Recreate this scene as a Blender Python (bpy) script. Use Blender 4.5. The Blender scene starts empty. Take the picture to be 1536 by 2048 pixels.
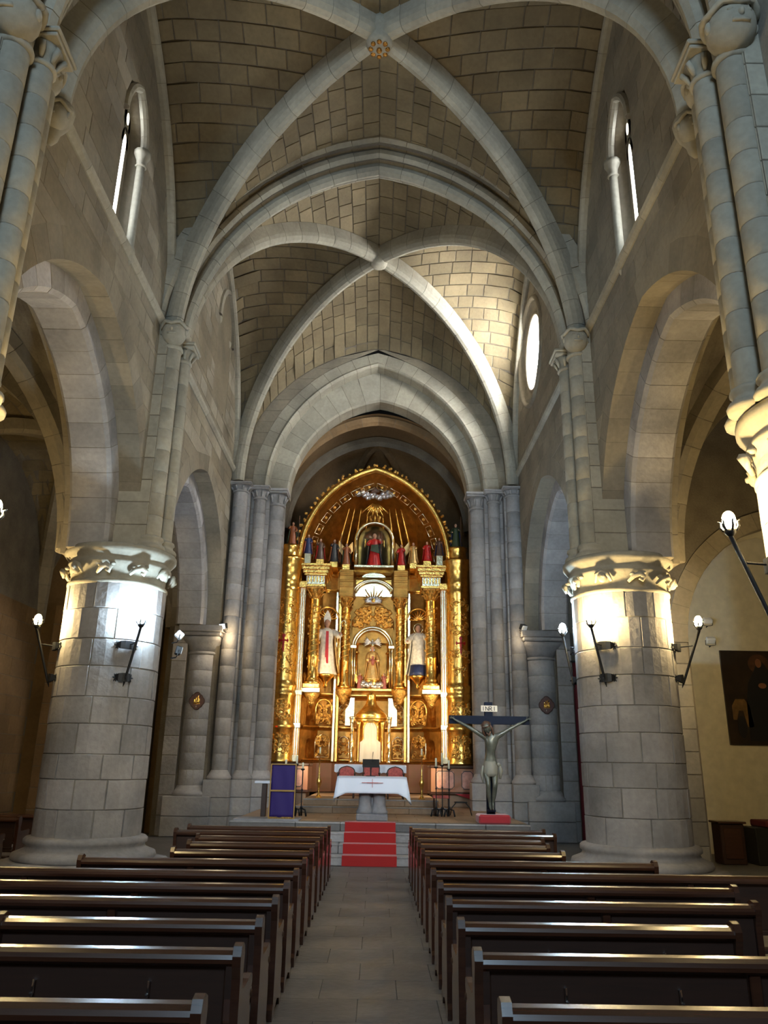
import bpy, math, random
from mathutils import Vector, Matrix

# ------------------------------------------------------------------ camera, world, exposure
SC = bpy.context.scene
COL = SC.collection
PI = math.pi
cam_d = bpy.data.cameras.new('camera')
cam = bpy.data.objects.new('camera', cam_d); COL.objects.link(cam)
cam_d.sensor_fit = 'VERTICAL'; cam_d.sensor_height = 36.0
cam_d.lens = 1535.27 / 2048 * 36.0
cam_d.clip_start = 0.05; cam_d.clip_end = 200
cam.matrix_world = (Matrix.Translation((0.1601, 0, 1.70)) @ Matrix.Rotation(-0.0044, 4, 'Z')
                    @ Matrix.Rotation(PI / 2 + 0.3172, 4, 'X') @ Matrix.Rotation(0.0162, 4, 'Z'))
SC.camera = cam
SC.view_settings.view_transform = 'Standard'
SC.view_settings.look = 'None'
SC.view_settings.gamma = 1.0
SC.view_settings.use_curve_mapping = False
SC.view_settings.exposure = -0.12
w = bpy.data.worlds.new('world'); SC.world = w; w.use_nodes = True
w.node_tree.nodes['Background'].inputs[0].default_value = (0.55, 0.72, 1.0, 1)
w.node_tree.nodes['Background'].inputs[1].default_value = 0.5

COOL = (0.62, 0.80, 1.0); WARM = (1.0, 0.66, 0.28); DAY = (0.80, 0.90, 1.0); SODA = (1.0, 0.78, 0.46)

def light(name, typ, loc, energy, color, size=.1, aim=None, spot=None, blend=.5):
    d = bpy.data.lights.new(name, typ); d.energy = energy; d.color = color
    if typ == 'AREA': d.shape = 'DISK'; d.size = size
    else: d.shadow_soft_size = size
    if typ == 'SPOT': d.spot_size = spot; d.spot_blend = blend
    o = bpy.data.objects.new(name, d); COL.objects.link(o); o.location = loc
    if aim is not None:
        o.rotation_euler = (Vector(aim) - Vector(loc)).to_track_quat('-Z', 'Y').to_euler()
    return o

# daylight through the openings of the church (the west rose window and door stand behind the camera)
E_ROSE, E_OCULUS, E_LANCET, E_TORCH = 33.0, 300.0, 42.0, 230.0
# flood lamps of the church, at the back of the piers and over the capitals
light('flood_light', 'SPOT', (3.35, 13.95, 4.05), 330, COOL, .08, (0.5, 17.5, 13.5), 2.4)
light('flood_light', 'SPOT', (-3.35, 13.95, 3.95), 260, COOL, .08, (-0.5, 17.5, 13.5), 2.4)
light('flood_light', 'POINT', (-3.62, 19.45, 4.72), 22, SODA, .05)
light('flood_light', 'POINT', (3.66, 19.45, 4.8), 8, SODA, .05)
# two floods added out of view at the near piers to brighten the altar
light('flood_light', 'SPOT', (3.33, 5.50, 4.38), 950, COOL, .06, (.7, 17.0, 1.3), .55, .7)
light('flood_light', 'SPOT', (-3.33, 5.50, 4.38), 650, COOL, .06, (-.6, 17.0, 1.3), .55, .7)
# altar lighting, on the inner faces of the chancel arch
light('altar_spot', 'SPOT', (-2.1, 20.75, 3.6), 340, SODA, .12, (0.9, 23.4, 3.9), 1.5)
light('altar_spot', 'SPOT', (2.2, 20.75, 3.6), 340, SODA, .12, (-0.9, 23.4, 3.9), 1.5)
light('altar_spot', 'SPOT', (-2.1, 20.7, 1.6), 110, SODA, .12, (0.6, 22.0, 1.4), 2.0)
light('altar_spot', 'SPOT', (2.2, 20.7, 1.6), 110, SODA, .12, (-0.6, 22.0, 1.4), 2.0)

light('altar_spot', 'SPOT', (2.35, 21.0, 8.2), 22, SODA, .12, (-1.0, 22.2, 11.5), 2.4)  # this pair of up-lights is added out of sight to warm the apse vault
light('altar_spot', 'SPOT', (-2.3, 21.0, 8.2), 14, SODA, .12, (1.0, 22.2, 11.5), 2.4)
# ------------------------------------------------------------------ mesh helpers
V = Vector

OFF = {}
class MB:
    def __init__(s): s.v = []; s.f = []; s.s = []
    def add(s, vf, smooth=False, M=None):
        vs, fs = vf; o = len(s.v)
        if M is not None: vs = [M @ V(p) for p in vs]
        s.v += [tuple(p) for p in vs]; s.f += [tuple(i + o for i in f) for f in fs]; s.s += [smooth] * len(fs)
        return s
    def build(s, name, mat, parent=None, kind=None, loc=None):
        off = OFF.get(parent.name) if parent is not None else None
        vs = s.v
        if off is not None and loc is None: vs = [(p[0] - off[0], p[1] - off[1], p[2] - off[2]) for p in vs]
        if off is not None and loc is not None: loc = V(loc) - off
        me = bpy.data.meshes.new(name); me.from_pydata(vs, [], s.f)
        if any(s.s): me.polygons.foreach_set('use_smooth', s.s)
        me.materials.append(mat)
        o = bpy.data.objects.new(name, me); COL.objects.link(o)
        if parent is not None: o.parent = parent
        if loc is not None: o.location = loc
        if kind: o['kind'] = kind
        if off is not None and loc is None: OFF[o.name] = off
        return o

def one(name, vf, mat, parent=None, smooth=False, kind=None, loc=None):
    return MB().add(vf, smooth).build(name, mat, parent, kind, loc)

def thing(name, label, cat, loc=(0, 0, 0), rz=0, group=None):
    o = bpy.data.objects.new(name, None); COL.objects.link(o); o.empty_display_size = .1
    o.location = loc; o.rotation_euler = (0, 0, rz); o['label'] = label; o['category'] = cat
    if group: o['group'] = group
    return o

def wthing(name, label, cat, base, group=None):
    """a thing whose parts are given in room coordinates"""
    o = thing(name, label, cat, base, 0, group); OFF[o.name] = V(base); return o

def tag(o, label, cat, group=None):
    o['label'] = label; o['category'] = cat
    if group: o['group'] = group
    return o

KIDS = {}
def copy_tree(root, loc=None, rz=None, label=None, scale=None):
    allk = {}
    for o in COL.objects:
        if o.parent: allk.setdefault(o.parent.name, []).append(o)
    def rec(o, par):
        c = o.copy(); COL.objects.link(c); c.parent = par
        for k in allk.get(o.name, []): rec(k, c)
        return c
    c = rec(root, None)
    if loc is not None: c.location = loc
    if rz is not None: c.rotation_euler = (0, 0, rz)
    if label: c['label'] = label
    if scale: c.scale = scale
    return c

def box(x0, x1, y0, y1, z0, z1):
    v = [(x, y, z) for z in (z0, z1) for y in (y0, y1) for x in (x0, x1)]
    return v, [(0, 2, 3, 1), (4, 5, 7, 6), (0, 1, 5, 4), (2, 6, 7, 3), (0, 4, 6, 2), (1, 3, 7, 5)]

def cbox(x0, x1, y0, y1, z0, z1, b=.01):
    """box with chamfered edges"""
    v = []; idx = {}
    for ix, x in enumerate((x0, x1)):
        for iy, y in enumerate((y0, y1)):
            for iz, z in enumerate((z0, z1)):
                sx, sy, sz = (1, -1)[ix], (1, -1)[iy], (1, -1)[iz]
                for a, p in enumerate(((x, y + sy * b, z + sz * b), (x + sx * b, y, z + sz * b), (x + sx * b, y + sy * b, z))):
                    idx[ix, iy, iz, a] = len(v); v.append(p)
    f = []; g = idx
    for i in (0, 1):
        q = [g[i, 0, 0, 0], g[i, 1, 0, 0], g[i, 1, 1, 0], g[i, 0, 1, 0]]; f.append(tuple(q if i else q[::-1]))
        q = [g[0, i, 0, 1], g[0, i, 1, 1], g[1, i, 1, 1], g[1, i, 0, 1]]; f.append(tuple(q if i else q[::-1]))
        q = [g[0, 0, i, 2], g[1, 0, i, 2], g[1, 1, i, 2], g[0, 1, i, 2]]; f.append(tuple(q if i else q[::-1]))
    for i in (0, 1):
        for j in (0, 1):
            f.append((g[i, j, 0, 0], g[i, j, 1, 0], g[i, j, 1, 1], g[i, j, 0, 1]) if i == j else (g[i, j, 0, 1], g[i, j, 1, 1], g[i, j, 1, 0], g[i, j, 0, 0]))
            f.append((g[i, 0, j, 0], g[i, 1, j, 0], g[i, 1, j, 2], g[i, 0, j, 2]) if i != j else (g[i, 0, j, 2], g[i, 1, j, 2], g[i, 1, j, 0], g[i, 0, j, 0]))
            f.append((g[0, i, j, 1], g[1, i, j, 1], g[1, i, j, 2], g[0, i, j, 2]) if i == j else (g[0, i, j, 2], g[1, i, j, 2], g[1, i, j, 1], g[0, i, j, 1]))
            for k in (0, 1):
                f.append(tuple(g[i, j, k, a] for a in (0, 1, 2)))
    return v, f

def lathe(prof, n=24, c=(0, 0, 0), a0=0, a1=2 * PI, fold=None):
    """prof = [(r, z)...]; fold(a, z) multiplies the radius"""
    full = abs(a1 - a0 - 2 * PI) < 1e-6
    m = n if full else n + 1
    v = []
    for r, z in prof:
        for i in range(m):
            a = a0 + (a1 - a0) * i / n; rr = r * (fold(a, z) if fold else 1)
            v.append((c[0] + rr * math.cos(a), c[1] + rr * math.sin(a), c[2] + z))
    f = []
    for j in range(len(prof) - 1):
        for i in range(n):
            k = (i + 1) % m
            f.append((j * m + i, j * m + k, (j + 1) * m + k, (j + 1) * m + i))
    if full:
        f.append(tuple(range(m))[::-1]); f.append(tuple(range((len(prof) - 1) * m, len(prof) * m)))
    return v, f

def frame_of(t):
    t = V(t).normalized(); u = V((0, 0, 1)).cross(t)
    if u.length < 1e-3: u = V((1, 0, 0)).cross(t)
    u.normalize(); return u, t.cross(u)

def tube(path, r, n=8, caps=True):
    P = [V(p) for p in path]; v = []; f = []
    for i, p in enumerate(P):
        t = (P[min(i + 1, len(P) - 1)] - P[max(i - 1, 0)])
        u, w_ = frame_of(t)
        if i and u.dot(pu) < 0: u, w_ = -u, -w_
        pu = u
        rr = r[i] if isinstance(r, (list, tuple)) else r
        for k in range(n):
            a = 2 * PI * k / n; v.append(tuple(p + u * math.cos(a) * rr + w_ * math.sin(a) * rr))
    for i in range(len(P) - 1):
        for k in range(n):
            q = (k + 1) % n; f.append((i * n + k, i * n + q, (i + 1) * n + q, (i + 1) * n + k))
    if caps: f.append(tuple(range(n))[::-1]); f.append(tuple(range((len(P) - 1) * n, len(P) * n)))
    return v, f

def ball(c, r, n=10, m=7):
    rx, ry, rz = r if isinstance(r, (tuple, list)) else (r, r, r)
    v = [(c[0], c[1], c[2] - rz)]; f = []
    for j in range(1, m):
        b = -PI / 2 + PI * j / m
        for i in range(n):
            a = 2 * PI * i / n; v.append((c[0] + rx * math.cos(b) * math.cos(a), c[1] + ry * math.cos(b) * math.sin(a), c[2] + rz * math.sin(b)))
    v.append((c[0], c[1], c[2] + rz)); T = len(v) - 1
    for i in range(n):
        k = (i + 1) % n; f.append((0, 1 + k, 1 + i)); f.append((T, T - n + i, T - n + k))
        for j in range(m - 2): f.append((1 + j * n + i, 1 + j * n + k, 1 + (j + 1) * n + k, 1 + (j + 1) * n + i))
    return v, f

def extrude(poly, d):
    """poly = list of 3-D points, d = extrusion vector"""
    n = len(poly); d = V(d); v = [tuple(p) for p in poly] + [tuple(V(p) + d) for p in poly]
    f = [tuple(range(n))[::-1], tuple(range(n, 2 * n))] + [(i, (i + 1) % n, n + (i + 1) % n, n + i) for i in range(n)]
    return v, f

def sweep(rings, closed_prof=True, caps=True):
    n = len(rings[0]); v = [tuple(p) for r in rings for p in r]; f = []
    for i in range(len(rings) - 1):
        for k in range(n if closed_prof else n - 1):
            q = (k + 1) % n; f.append((i * n + k, i * n + q, (i + 1) * n + q, (i + 1) * n + k))
    if caps: f.append(tuple(range(n))[::-1]); f.append(tuple(range((len(rings) - 1) * n, len(rings) * n)))
    return v, f

def along(pts, prof, closed=False):
    """sweep a moulding prof [(out, z)...] along a plan polyline pts [(x, y)...]; 'out' goes to the right of the walk"""
    P = [V((p[0], p[1], 0)) for p in pts]; rings = []; n = len(P)
    for i, p in enumerate(P):
        a = P[(i - 1) % n] if (closed or i) else None; b = P[(i + 1) % n] if (closed or i < n - 1) else None
        d1 = (p - a).normalized() if a is not None else None; d2 = (b - p).normalized() if b is not None else None
        d1 = d1 or d2; d2 = d2 or d1
        n1 = V((d1.y, -d1.x, 0)); n2 = V((d2.y, -d2.x, 0)); m = (n1 + n2); m.normalize(); k = 1 / max(.35, m.dot(n1))
        rings.append([tuple(p + m * o * k + V((0, 0, z))) for o, z in prof])
    if closed: rings.append(rings[0])
    return sweep(rings, True, not closed)

# ------------------------------------------------------------------ materials
def nodes(name):
    m = bpy.data.materials.new(name); m.use_nodes = True; nt = m.node_tree
    return m, nt, nt.nodes, nt.links, nt.nodes['Principled BSDF']

def rgb(c, a=1): return (c[0], c[1], c[2], a)

def stone(name, a, b, rnd=.3, scale=3.0, bump=.35, rough=.88, stain=None):
    m, nt, N, L, P = nodes(name)
    tc = N.new('ShaderNodeTexCoord'); n1 = N.new('ShaderNodeTexNoise'); n1.inputs['Scale'].default_value = scale * .35
    n1.inputs['Detail'].default_value = 5; n2 = N.new('ShaderNodeTexNoise'); n2.inputs['Scale'].default_value = scale * 4.5; n2.inputs['Detail'].default_value = 6
    L.new(tc.outputs['Object'], n1.inputs['Vector']); L.new(tc.outputs['Object'], n2.inputs['Vector'])
    mr = N.new('ShaderNodeMapRange'); mr.inputs[1].default_value = .35; mr.inputs[2].default_value = .65
    L.new(n1.outputs['Fac'], mr.inputs[0])
    mx = N.new('ShaderNodeMix'); mx.data_type = 'RGBA'; mx.inputs[6].default_value = rgb(a); mx.inputs[7].default_value = rgb(b)
    L.new(mr.outputs[0], mx.inputs[0])
    oi = N.new('ShaderNodeObjectInfo'); ge = N.new('ShaderNodeNewGeometry'); ad = N.new('ShaderNodeMath'); ad.operation = 'ADD'
    L.new(oi.outputs['Random'], ad.inputs[0]); L.new(ge.outputs['Random Per Island'], ad.inputs[1])
    fr = N.new('ShaderNodeMath'); fr.operation = 'FRACT'; L.new(ad.outputs[0], fr.inputs[0])
    ma = N.new('ShaderNodeMapRange'); ma.inputs[3].default_value = 1 - rnd; ma.inputs[4].default_value = 1 + rnd
    L.new(fr.outputs[0], ma.inputs[0])
    mb = N.new('ShaderNodeMapRange'); mb.inputs[1].default_value = .3; mb.inputs[2].default_value = .7; mb.inputs[3].default_value = .91; mb.inputs[4].default_value = 1.08
    L.new(n2.outputs['Fac'], mb.inputs[0])
    mm = N.new('ShaderNodeMath'); mm.operation = 'MULTIPLY'; L.new(ma.outputs[0], mm.inputs[0]); L.new(mb.outputs[0], mm.inputs[1])
    sc = N.new('ShaderNodeVectorMath'); sc.operation = 'SCALE'; L.new(mx.outputs[2], sc.inputs[0]); L.new(mm.outputs[0], sc.inputs['Scale'])
    L.new(sc.outputs[0], P.inputs['Base Color'])
    P.inputs['Roughness'].default_value = rough; P.inputs['Specular IOR Level'].default_value = .25
    bu = N.new('ShaderNodeBump'); bu.inputs['Strength'].default_value = bump; bu.inputs['Distance'].default_value = .02
    L.new(n2.outputs['Fac'], bu.inputs['Height']); L.new(bu.outputs[0], P.inputs['Normal'])
    return m

def plain(name, c, rough=.5, metal=0, bump=0, bscale=40, var=.0, vscale=6, spec=.5, coat=0, emit=None, es=0, sheen=0, dist=.01):
    m, nt, N, L, P = nodes(name)
    P.inputs['Base Color'].default_value = rgb(c); P.inputs['Roughness'].default_value = rough; P.inputs['Metallic'].default_value = metal
    P.inputs['Specular IOR Level'].default_value = spec; P.inputs['Coat Weight'].default_value = coat; P.inputs['Coat Roughness'].default_value = .12
    if sheen: P.inputs['Sheen Weight'].default_value = sheen
    if emit: P.inputs['Emission Color'].default_value = rgb(emit); P.inputs['Emission Strength'].default_value = es
    tc = N.new('ShaderNodeTexCoord')
    if var:
        n = N.new('ShaderNodeTexNoise'); n.inputs['Scale'].default_value = vscale; n.inputs['Detail'].default_value = 4; L.new(tc.outputs['Object'], n.inputs['Vector'])
        r = N.new('ShaderNodeMapRange'); r.inputs[1].default_value = .3; r.inputs[2].default_value = .7; r.inputs[3].default_value = 1 - var; r.inputs[4].default_value = 1 + var
        L.new(n.outputs['Fac'], r.inputs[0]); s = N.new('ShaderNodeVectorMath'); s.operation = 'SCALE'; s.inputs[0].default_value = c
        L.new(r.outputs[0], s.inputs['Scale']); L.new(s.outputs[0], P.inputs['Base Color'])
    if bump:
        n = N.new('ShaderNodeTexNoise'); n.inputs['Scale'].default_value = bscale; n.inputs['Detail'].default_value = 3; L.new(tc.outputs['Object'], n.inputs['Vector'])
        b = N.new('ShaderNodeBump'); b.inputs['Strength'].default_value = bump; b.inputs['Distance'].default_value = dist
        L.new(n.outputs['Fac'], b.inputs['Height']); L.new(b.outputs[0], P.inputs['Normal'])
    return m

def wood(name, a, b, rough=.3, coat=.5, scale=(1.5, 18, 18)):
    m, nt, N, L, P = nodes(name)
    tc = N.new('ShaderNodeTexCoord'); mp = N.new('ShaderNodeMapping'); mp.inputs['Scale'].default_value = scale
    n = N.new('ShaderNodeTexNoise'); n.inputs['Scale'].default_value = 2; n.inputs['Detail'].default_value = 6; n.inputs['Distortion'].default_value = .8
    L.new(tc.outputs['Object'], mp.inputs[0]); L.new(mp.outputs[0], n.inputs['Vector'])
    mx = N.new('ShaderNodeMix'); mx.data_type = 'RGBA'; mx.inputs[6].default_value = rgb(a); mx.inputs[7].default_value = rgb(b)
    L.new(n.outputs['Fac'], mx.inputs[0]); L.new(mx.outputs[2], P.inputs['Base Color'])
    P.inputs['Roughness'].default_value = rough; P.inputs['Coat Weight'].default_value = coat; P.inputs['Coat Roughness'].default_value = .22
    return m

M_WALL = stone('ashlar_grey', (.27, .230, .168), (.195, .166, .124), .12)
M_VAULT = stone('vault_stone', (.215, .166, .095), (.150, .116, .068), .16)
M_RIB = stone('rib_stone', (.38, .345, .27), (.275, .25, .20), .10)
M_PIER = stone('pier_stone', (.375, .350, .335), (.225, .212, .208), .16, bump=.5)
M_MORT = stone('mortar', (.17, .145, .11), (.12, .10, .078), .0, scale=6)
M_MORTL = stone('mortar_light', (.36, .33, .28), (.27, .25, .215), .0, scale=6)
M_APSE = stone('apse_stone', (.20, .125, .062), (.145, .092, .046), .12)
M_FLOOR = stone('floor_stone', (.15, .138, .128), (.11, .102, .098), .08, rough=.5)
M_PLAT = stone('chancel_floor', (.36, .24, .15), (.27, .18, .115), .12, rough=.5)
M_PLASTER = plain('plaster', (.62, .56, .42), .9, bump=.15, bscale=12, var=.08)
M_WOOD = wood('pew_wood', (.075, .028, .014), (.03, .012, .008), .22, .6)
M_WOOD2 = wood('dark_wood', (.05, .02, .011), (.022, .010, .006), .5, .08)
M_IRON = plain('black_iron', (.03, .032, .036), .5, .7, bump=.2, bscale=60)
M_GOLD = plain('gold_leaf', (.95, .56, .14), .26, 1.0, bump=.5, bscale=26, var=.25, vscale=9)
M_GOLDR = plain('carved_gold', (.86, .50, .13), .34, 1.0, bump=1.0, bscale=34, var=.35, vscale=14, dist=.03)
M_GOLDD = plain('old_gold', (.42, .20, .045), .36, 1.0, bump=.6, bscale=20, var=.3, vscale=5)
M_GOLDW = plain('pale_gold', (.92, .80, .52), .22, 1.0, bump=.25, bscale=20, var=.15)
M_SILVER = plain('silvered_wood', (.62, .60, .62), .3, .8, bump=.5, bscale=20, var=.2)
M_STEEL = plain('polished_steel', (.75, .77, .8), .15, 1)
M_MARB = wood('painted_marbling', (.42, .15, .09), (.30, .16, .06), .35, .2, (4, 4, 4))
M_MARBP = plain('pink_marbling', (.55, .27, .20), .4, var=.2, vscale=12)
M_MARBD = plain('dark_line', (.06, .045, .04), .5)
M_CLOTH = plain('white_linen', (.84, .87, .95), .8, bump=.1, bscale=8)
M_RED = plain('red_carpet', (.38, .009, .008), .95, bump=.6, bscale=300, sheen=.3)
M_REDV = plain('red_velvet', (.36, .012, .02), .8, sheen=.5, bump=.2, bscale=10)
M_REDS = plain('red_upholstery', (.50, .10, .08), .7, var=.25, vscale=20)
M_CURT = plain('dark_red_curtain', (.10, .008, .012), .9)
M_PURP = plain('purple_satin', (.022, .006, .115), .7, bump=.25, bscale=5)
M_BRAID = plain('gold_braid', (.45, .27, .08), .6, .4, bump=.6, bscale=120)
M_WAX = plain('candle_wax', (.85, .78, .56), .5)
M_IVORY = plain('ivory_satin', (.74, .64, .50), .6, bump=.6, bscale=28)
M_SKIN = plain('painted_flesh', (.48, .26, .17), .5)
M_BRONZE = plain('patinated_corpus', (.13, .13, .10), .32, .25, bump=.3, bscale=14, var=.3, vscale=8)
M_CROSS = plain('blue_black_wood', (.008, .012, .026), .75, spec=.2)
M_BROWN = plain('brown_plaque', (.09, .03, .02), .5)
M_WHITE = plain('white_paint', (.8, .8, .78), .5)
M_BLACK = plain('black_paint', (.015, .015, .015), .5)
M_HOLE = plain('dark_void', (.012, .01, .008), .9)
M_GALTAR = stone('grey_altar_stone', (.30, .285, .29), (.22, .21, .215), .05)
M_BULBW = plain('warm_bulb', (1, .8, .5), .4, emit=(1, .74, .34), es=E_TORCH * 7)
M_BULBC = plain('cool_bulb', (.8, .9, 1), .4, emit=(.60, .82, 1), es=E_TORCH * 7)
M_OC = plain('bright_glass', (.9, .95, 1), .3, emit=(.86, .93, 1), es=E_OCULUS)
M_LAN = plain('lancet_glass', (.9, .95, 1), .3, emit=(.84, .92, 1), es=E_LANCET)
M_ROSE = plain('west_glass', (.9, .95, 1), .3, emit=(.55, .78, 1), es=E_ROSE)
M_STAT = {k: plain('statue_' + k, c, .4, m_, var=.2, vscale=14, bump=.2) for k, c, m_ in (
    ('white', (.72, .66, .55), 0), ('gold', (.75, .48, .18), .7), ('red', (.42, .012, .01), 0), ('green', (.03, .05, .022), 0),
    ('blue', (.02, .03, .09), 0), ('black', (.02, .02, .022), 0), ('orange', (.25, .07, .02), 0), ('pink', (.35, .10, .08), 0), ('brown', (.10, .05, .03), 0))}

# ------------------------------------------------------------------ masonry helpers
RN = random.Random(11)

def stone4(c4, nrm, proud=.015, gap=.012, back=.012, cham=.008):
    """one ashlar block: 4 corners on the wall surface, standing proud of the mortar with chamfered arrises"""
    C = [V(p) for p in c4]; m = sum(C, V()) / 4; NN = [V(q) for q in nrm] if isinstance(nrm, list) else [V(nrm)] * 4
    def ring(g, h):
        out = []
        for i, p in enumerate(C):
            a = C[(i - 1) % 4] - p; b = C[(i + 1) % 4] - p
            if a.length < 1e-6: a = m - p
            if b.length < 1e-6: b = m - p
            out.append(p + a.normalized() * min(g, a.length * .4) + b.normalized() * min(g, b.length * .4) + NN[i] * h)
        return out
    r0 = ring(gap / 2, -back); r1 = ring(gap / 2, proud - cham * .6); r2 = ring(gap / 2 + cham, proud)
    v = [tuple(p) for p in r0 + r1 + r2]; f = [(8, 9, 10, 11)]
    for k in (0, 4):
        for i in range(4): j = (i + 1) % 4; f.append((k + i, k + j, k + 4 + j, k + 4 + i))
    return v, f

class Blocks:
    """collects the stones of one surface: the largest 290 become parts, the rest one part of kind stuff"""
    def __init__(s, parent, mat, name='stone_block', most=290): s.p = parent; s.m = mat; s.n = name; s.l = []; s.most = most
    def add(s, vf, size=1): s.l.append((size, vf))
    def done(s):
        s.l.sort(key=lambda t: -t[0])
        for _, vf in s.l[:s.most]: one(s.n, vf, s.m, s.p)
        if s.l[s.most:]:
            mb = MB()
            for _, vf in s.l[s.most:]: mb.add(vf)
            mb.build(s.n + '_field', s.m, s.p, 'stuff')

def pointed(a, h):
    """height over the springing of a pointed arch of half-span a and rise h"""
    R = (a * a + h * h) / (2 * a); c = a - R
    return (lambda x: math.sqrt(max(0, R * R - (abs(x) - c) ** 2))), (lambda z: max(0, c + math.sqrt(max(0, R * R - z * z))) if z < h else 0.0)

def arch_path(a, h, n=16, z0=0.0):
    """points (x, z, nx, nz) from the left springing over the apex to the right; the legs stand z0 high"""
    R = (a * a + h * h) / (2 * a); c = a - R; t1 = math.acos(max(-1, min(1, -c / R))); half = []
    if z0 > 0: half.append((a, 0, 1, 0))
    for i in range(n + 1):
        t = t1 * i / n; half.append((c + R * math.cos(t), z0 + R * math.sin(t), math.cos(t), math.sin(t)))
    L = [(-x, z, -nx, nz) for x, z, nx, nz in half]
    k = half[-1]; ap = (0, k[1], 0, 1 / max(.3, k[3]))
    return L[:-1] + [ap] + half[:-1][::-1]

def resample(P, step):
    d = [0]
    for i in range(1, len(P)): d.append(d[-1] + math.hypot(P[i][0] - P[i - 1][0], P[i][1] - P[i - 1][1]))
    n = max(1, round(d[-1] / step)); L = d[-1]
    def at(s):
        s = max(0, min(L, s))
        for i in range(1, len(P)):
            if s <= d[i] + 1e-9:
                k = (s - d[i - 1]) / max(1e-9, d[i] - d[i - 1]); return tuple(P[i - 1][j] + (P[i][j] - P[i - 1][j]) * k for j in range(4))
        return P[-1]
    return L, n, at

def arch(name, P, O, U, W, prof, step, mat, label=None, parent=None, gap=.010, seg=2, core=.93, z=0.0, kind='structure', piece='voussoir'):
    """arch of single voussoirs. P path (x,z,nx,nz); O xy origin, U/W unit plan directions; prof closed polygon [(radial, depth)]"""
    U = V((U[0], U[1], 0)); W = V((W[0], W[1], 0)); O = V((O[0], O[1], z))
    cr = sum(p[0] for p in prof) / len(prof); cd = sum(p[1] for p in prof) / len(prof)
    def ring(q, k=1.0):
        x, zz, nx, nz = q
        return [tuple(O + U * (x + nx * (cr + (r - cr) * k)) + V((0, 0, zz + nz * (cr + (r - cr) * k))) + W * (cd + (d - cd) * k)) for r, d in prof]
    L, n, at = resample(P, step)
    co = one(name, sweep([ring(at(L * i / (n * seg)), core) for i in range(n * seg + 1)]), M_MORT if mat is not M_PLASTER else mat, parent, kind=kind if parent is None else None)
    if label: co['label'] = label
    for i in range(n):
        s0 = L * i / n + gap / 2; s1 = L * (i + 1) / n - gap / 2; k = 1 + RN.uniform(-.012, .012)
        one(piece, sweep([ring(at(s0 + (s1 - s0) * j / seg), k) for j in range(seg + 1)]), mat, co)
    return co

# ------------------------------------------------------------------ floor, aisle flags, chancel steps
def st(o, label=None):
    o['kind'] = 'structure'
    if label: o['label'] = label
    return o

fl = st(one('floor', box(-9.2, 9.2, -7.2, 27, -.25, -.012), M_MORT))
bl = Blocks(fl, M_FLOOR, 'floor_tile')
yy = -1.0; row = 0
while yy < 14.5:
    xs = [-1.15, -.55, .05, .65, 1.3] if row % 2 else [-1.15, -.85, -.25, .35, .95, 1.3]
    for i in range(len(xs) - 1):
        bl.add(stone4([(xs[i], yy, 0), (xs[i + 1], yy, 0), (xs[i + 1], min(14.6, yy + .55), 0), (xs[i], min(14.6, yy + .55), 0)], (0, 0, 1), -.001 + RN.uniform(0, .001), .005, .02, .002), 1)
    yy += .55; row += 1
bl.done()
for sx in (-1, 1):
    x0, x1 = (1.3, 9.1) if sx > 0 else (-9.1, -1.15)
    one('floor_field', box(x0, x1, -7, 14.6, -.03, -.004), M_FLOOR, fl)
    one('floor_field', box(3.0 * sx if sx > 0 else -9.1, 9.1 if sx > 0 else -3.0, 14.6, 20.4, -.03, -.004), M_FLOOR, fl)

PZ = .64
stp = st(one('chancel_steps', box(-2.55, 3.05, 14.72, 15.9, 0, .14), M_MORT), 'grey stone steps up to the chancel between the pews')
for k in range(4):
    z0, z1 = .16 * k, .16 * (k + 1); y0 = 14.64 + .32 * k + (.02 if k else 0)
    xs = [-2.6, -1.6, -.75, .15, 1.05, 2.0, 3.1]; xs = [x + (.25 if k % 2 and 0 < i < 6 else 0) for i, x in enumerate(xs)]
    for i in range(6):
        one('step_stone', cbox(xs[i] + .003, xs[i + 1] - .003, y0, 15.95, z0 + (.001 if k else 0), z1, .012), M_PIER if k < 3 else M_FLOOR, stp)
        one('step_nosing', cbox(xs[i] + .003, xs[i + 1] - .003, y0 - .012, y0 + .05, z1 - .028, z1 + .002, .005), M_PIER, stp)
pf = st(one('chancel_floor', box(-2.58, 3.08, 15.9, 26.5, 0, PZ - .012), M_MORT), 'brownish stone paving of the raised chancel')
bl = Blocks(pf, M_PLAT, 'floor_tile')
yy = 15.95; row = 0
while yy < 21.6:
    x = -2.6 - (row % 2) * .4
    while x < 3.1:
        a, b = max(x, -2.6), min(x + .8, 3.1)
        if b - a > .1: bl.add(stone4([(a, yy, PZ), (b, yy, PZ), (b, yy + .5, PZ), (a, yy + .5, PZ)], (0, 0, 1), 0, .008, .02, .004), b - a)
        x += .8
    yy += .5; row += 1
bl.done()
# second flight: two low steps up to the high altar
s2 = st(one('altar_steps', box(-1.5, 1.6, 18.5, 22.6, PZ, .76), M_MORT), 'two low stone steps below the old altar table')
for (y0, z0, z1, xa, xb) in ((18.35, PZ, .78, -1.66, 1.76), (18.75, .78, .92, -1.5, 1.6)):
    for i in range(4):
        a = xa + (xb - xa) * i / 4; b = xa + (xb - xa) * (i + 1) / 4
        one('step_stone', cbox(a + .003, b - .003, y0, y0 + 4.1, z0, z1, .012), M_PLAT, s2)
        one('step_nosing', cbox(a + .003, b - .003, y0 - .012, y0 + .04, z1 - .02, z1 + .003, .005), M_PIER, s2)

# ------------------------------------------------------------------ nave piers
WX = 3.96; ZC = 5.06; ZS = 9.05
Y0, Y1, Y2 = 6.45, 12.9, 20.2

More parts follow.
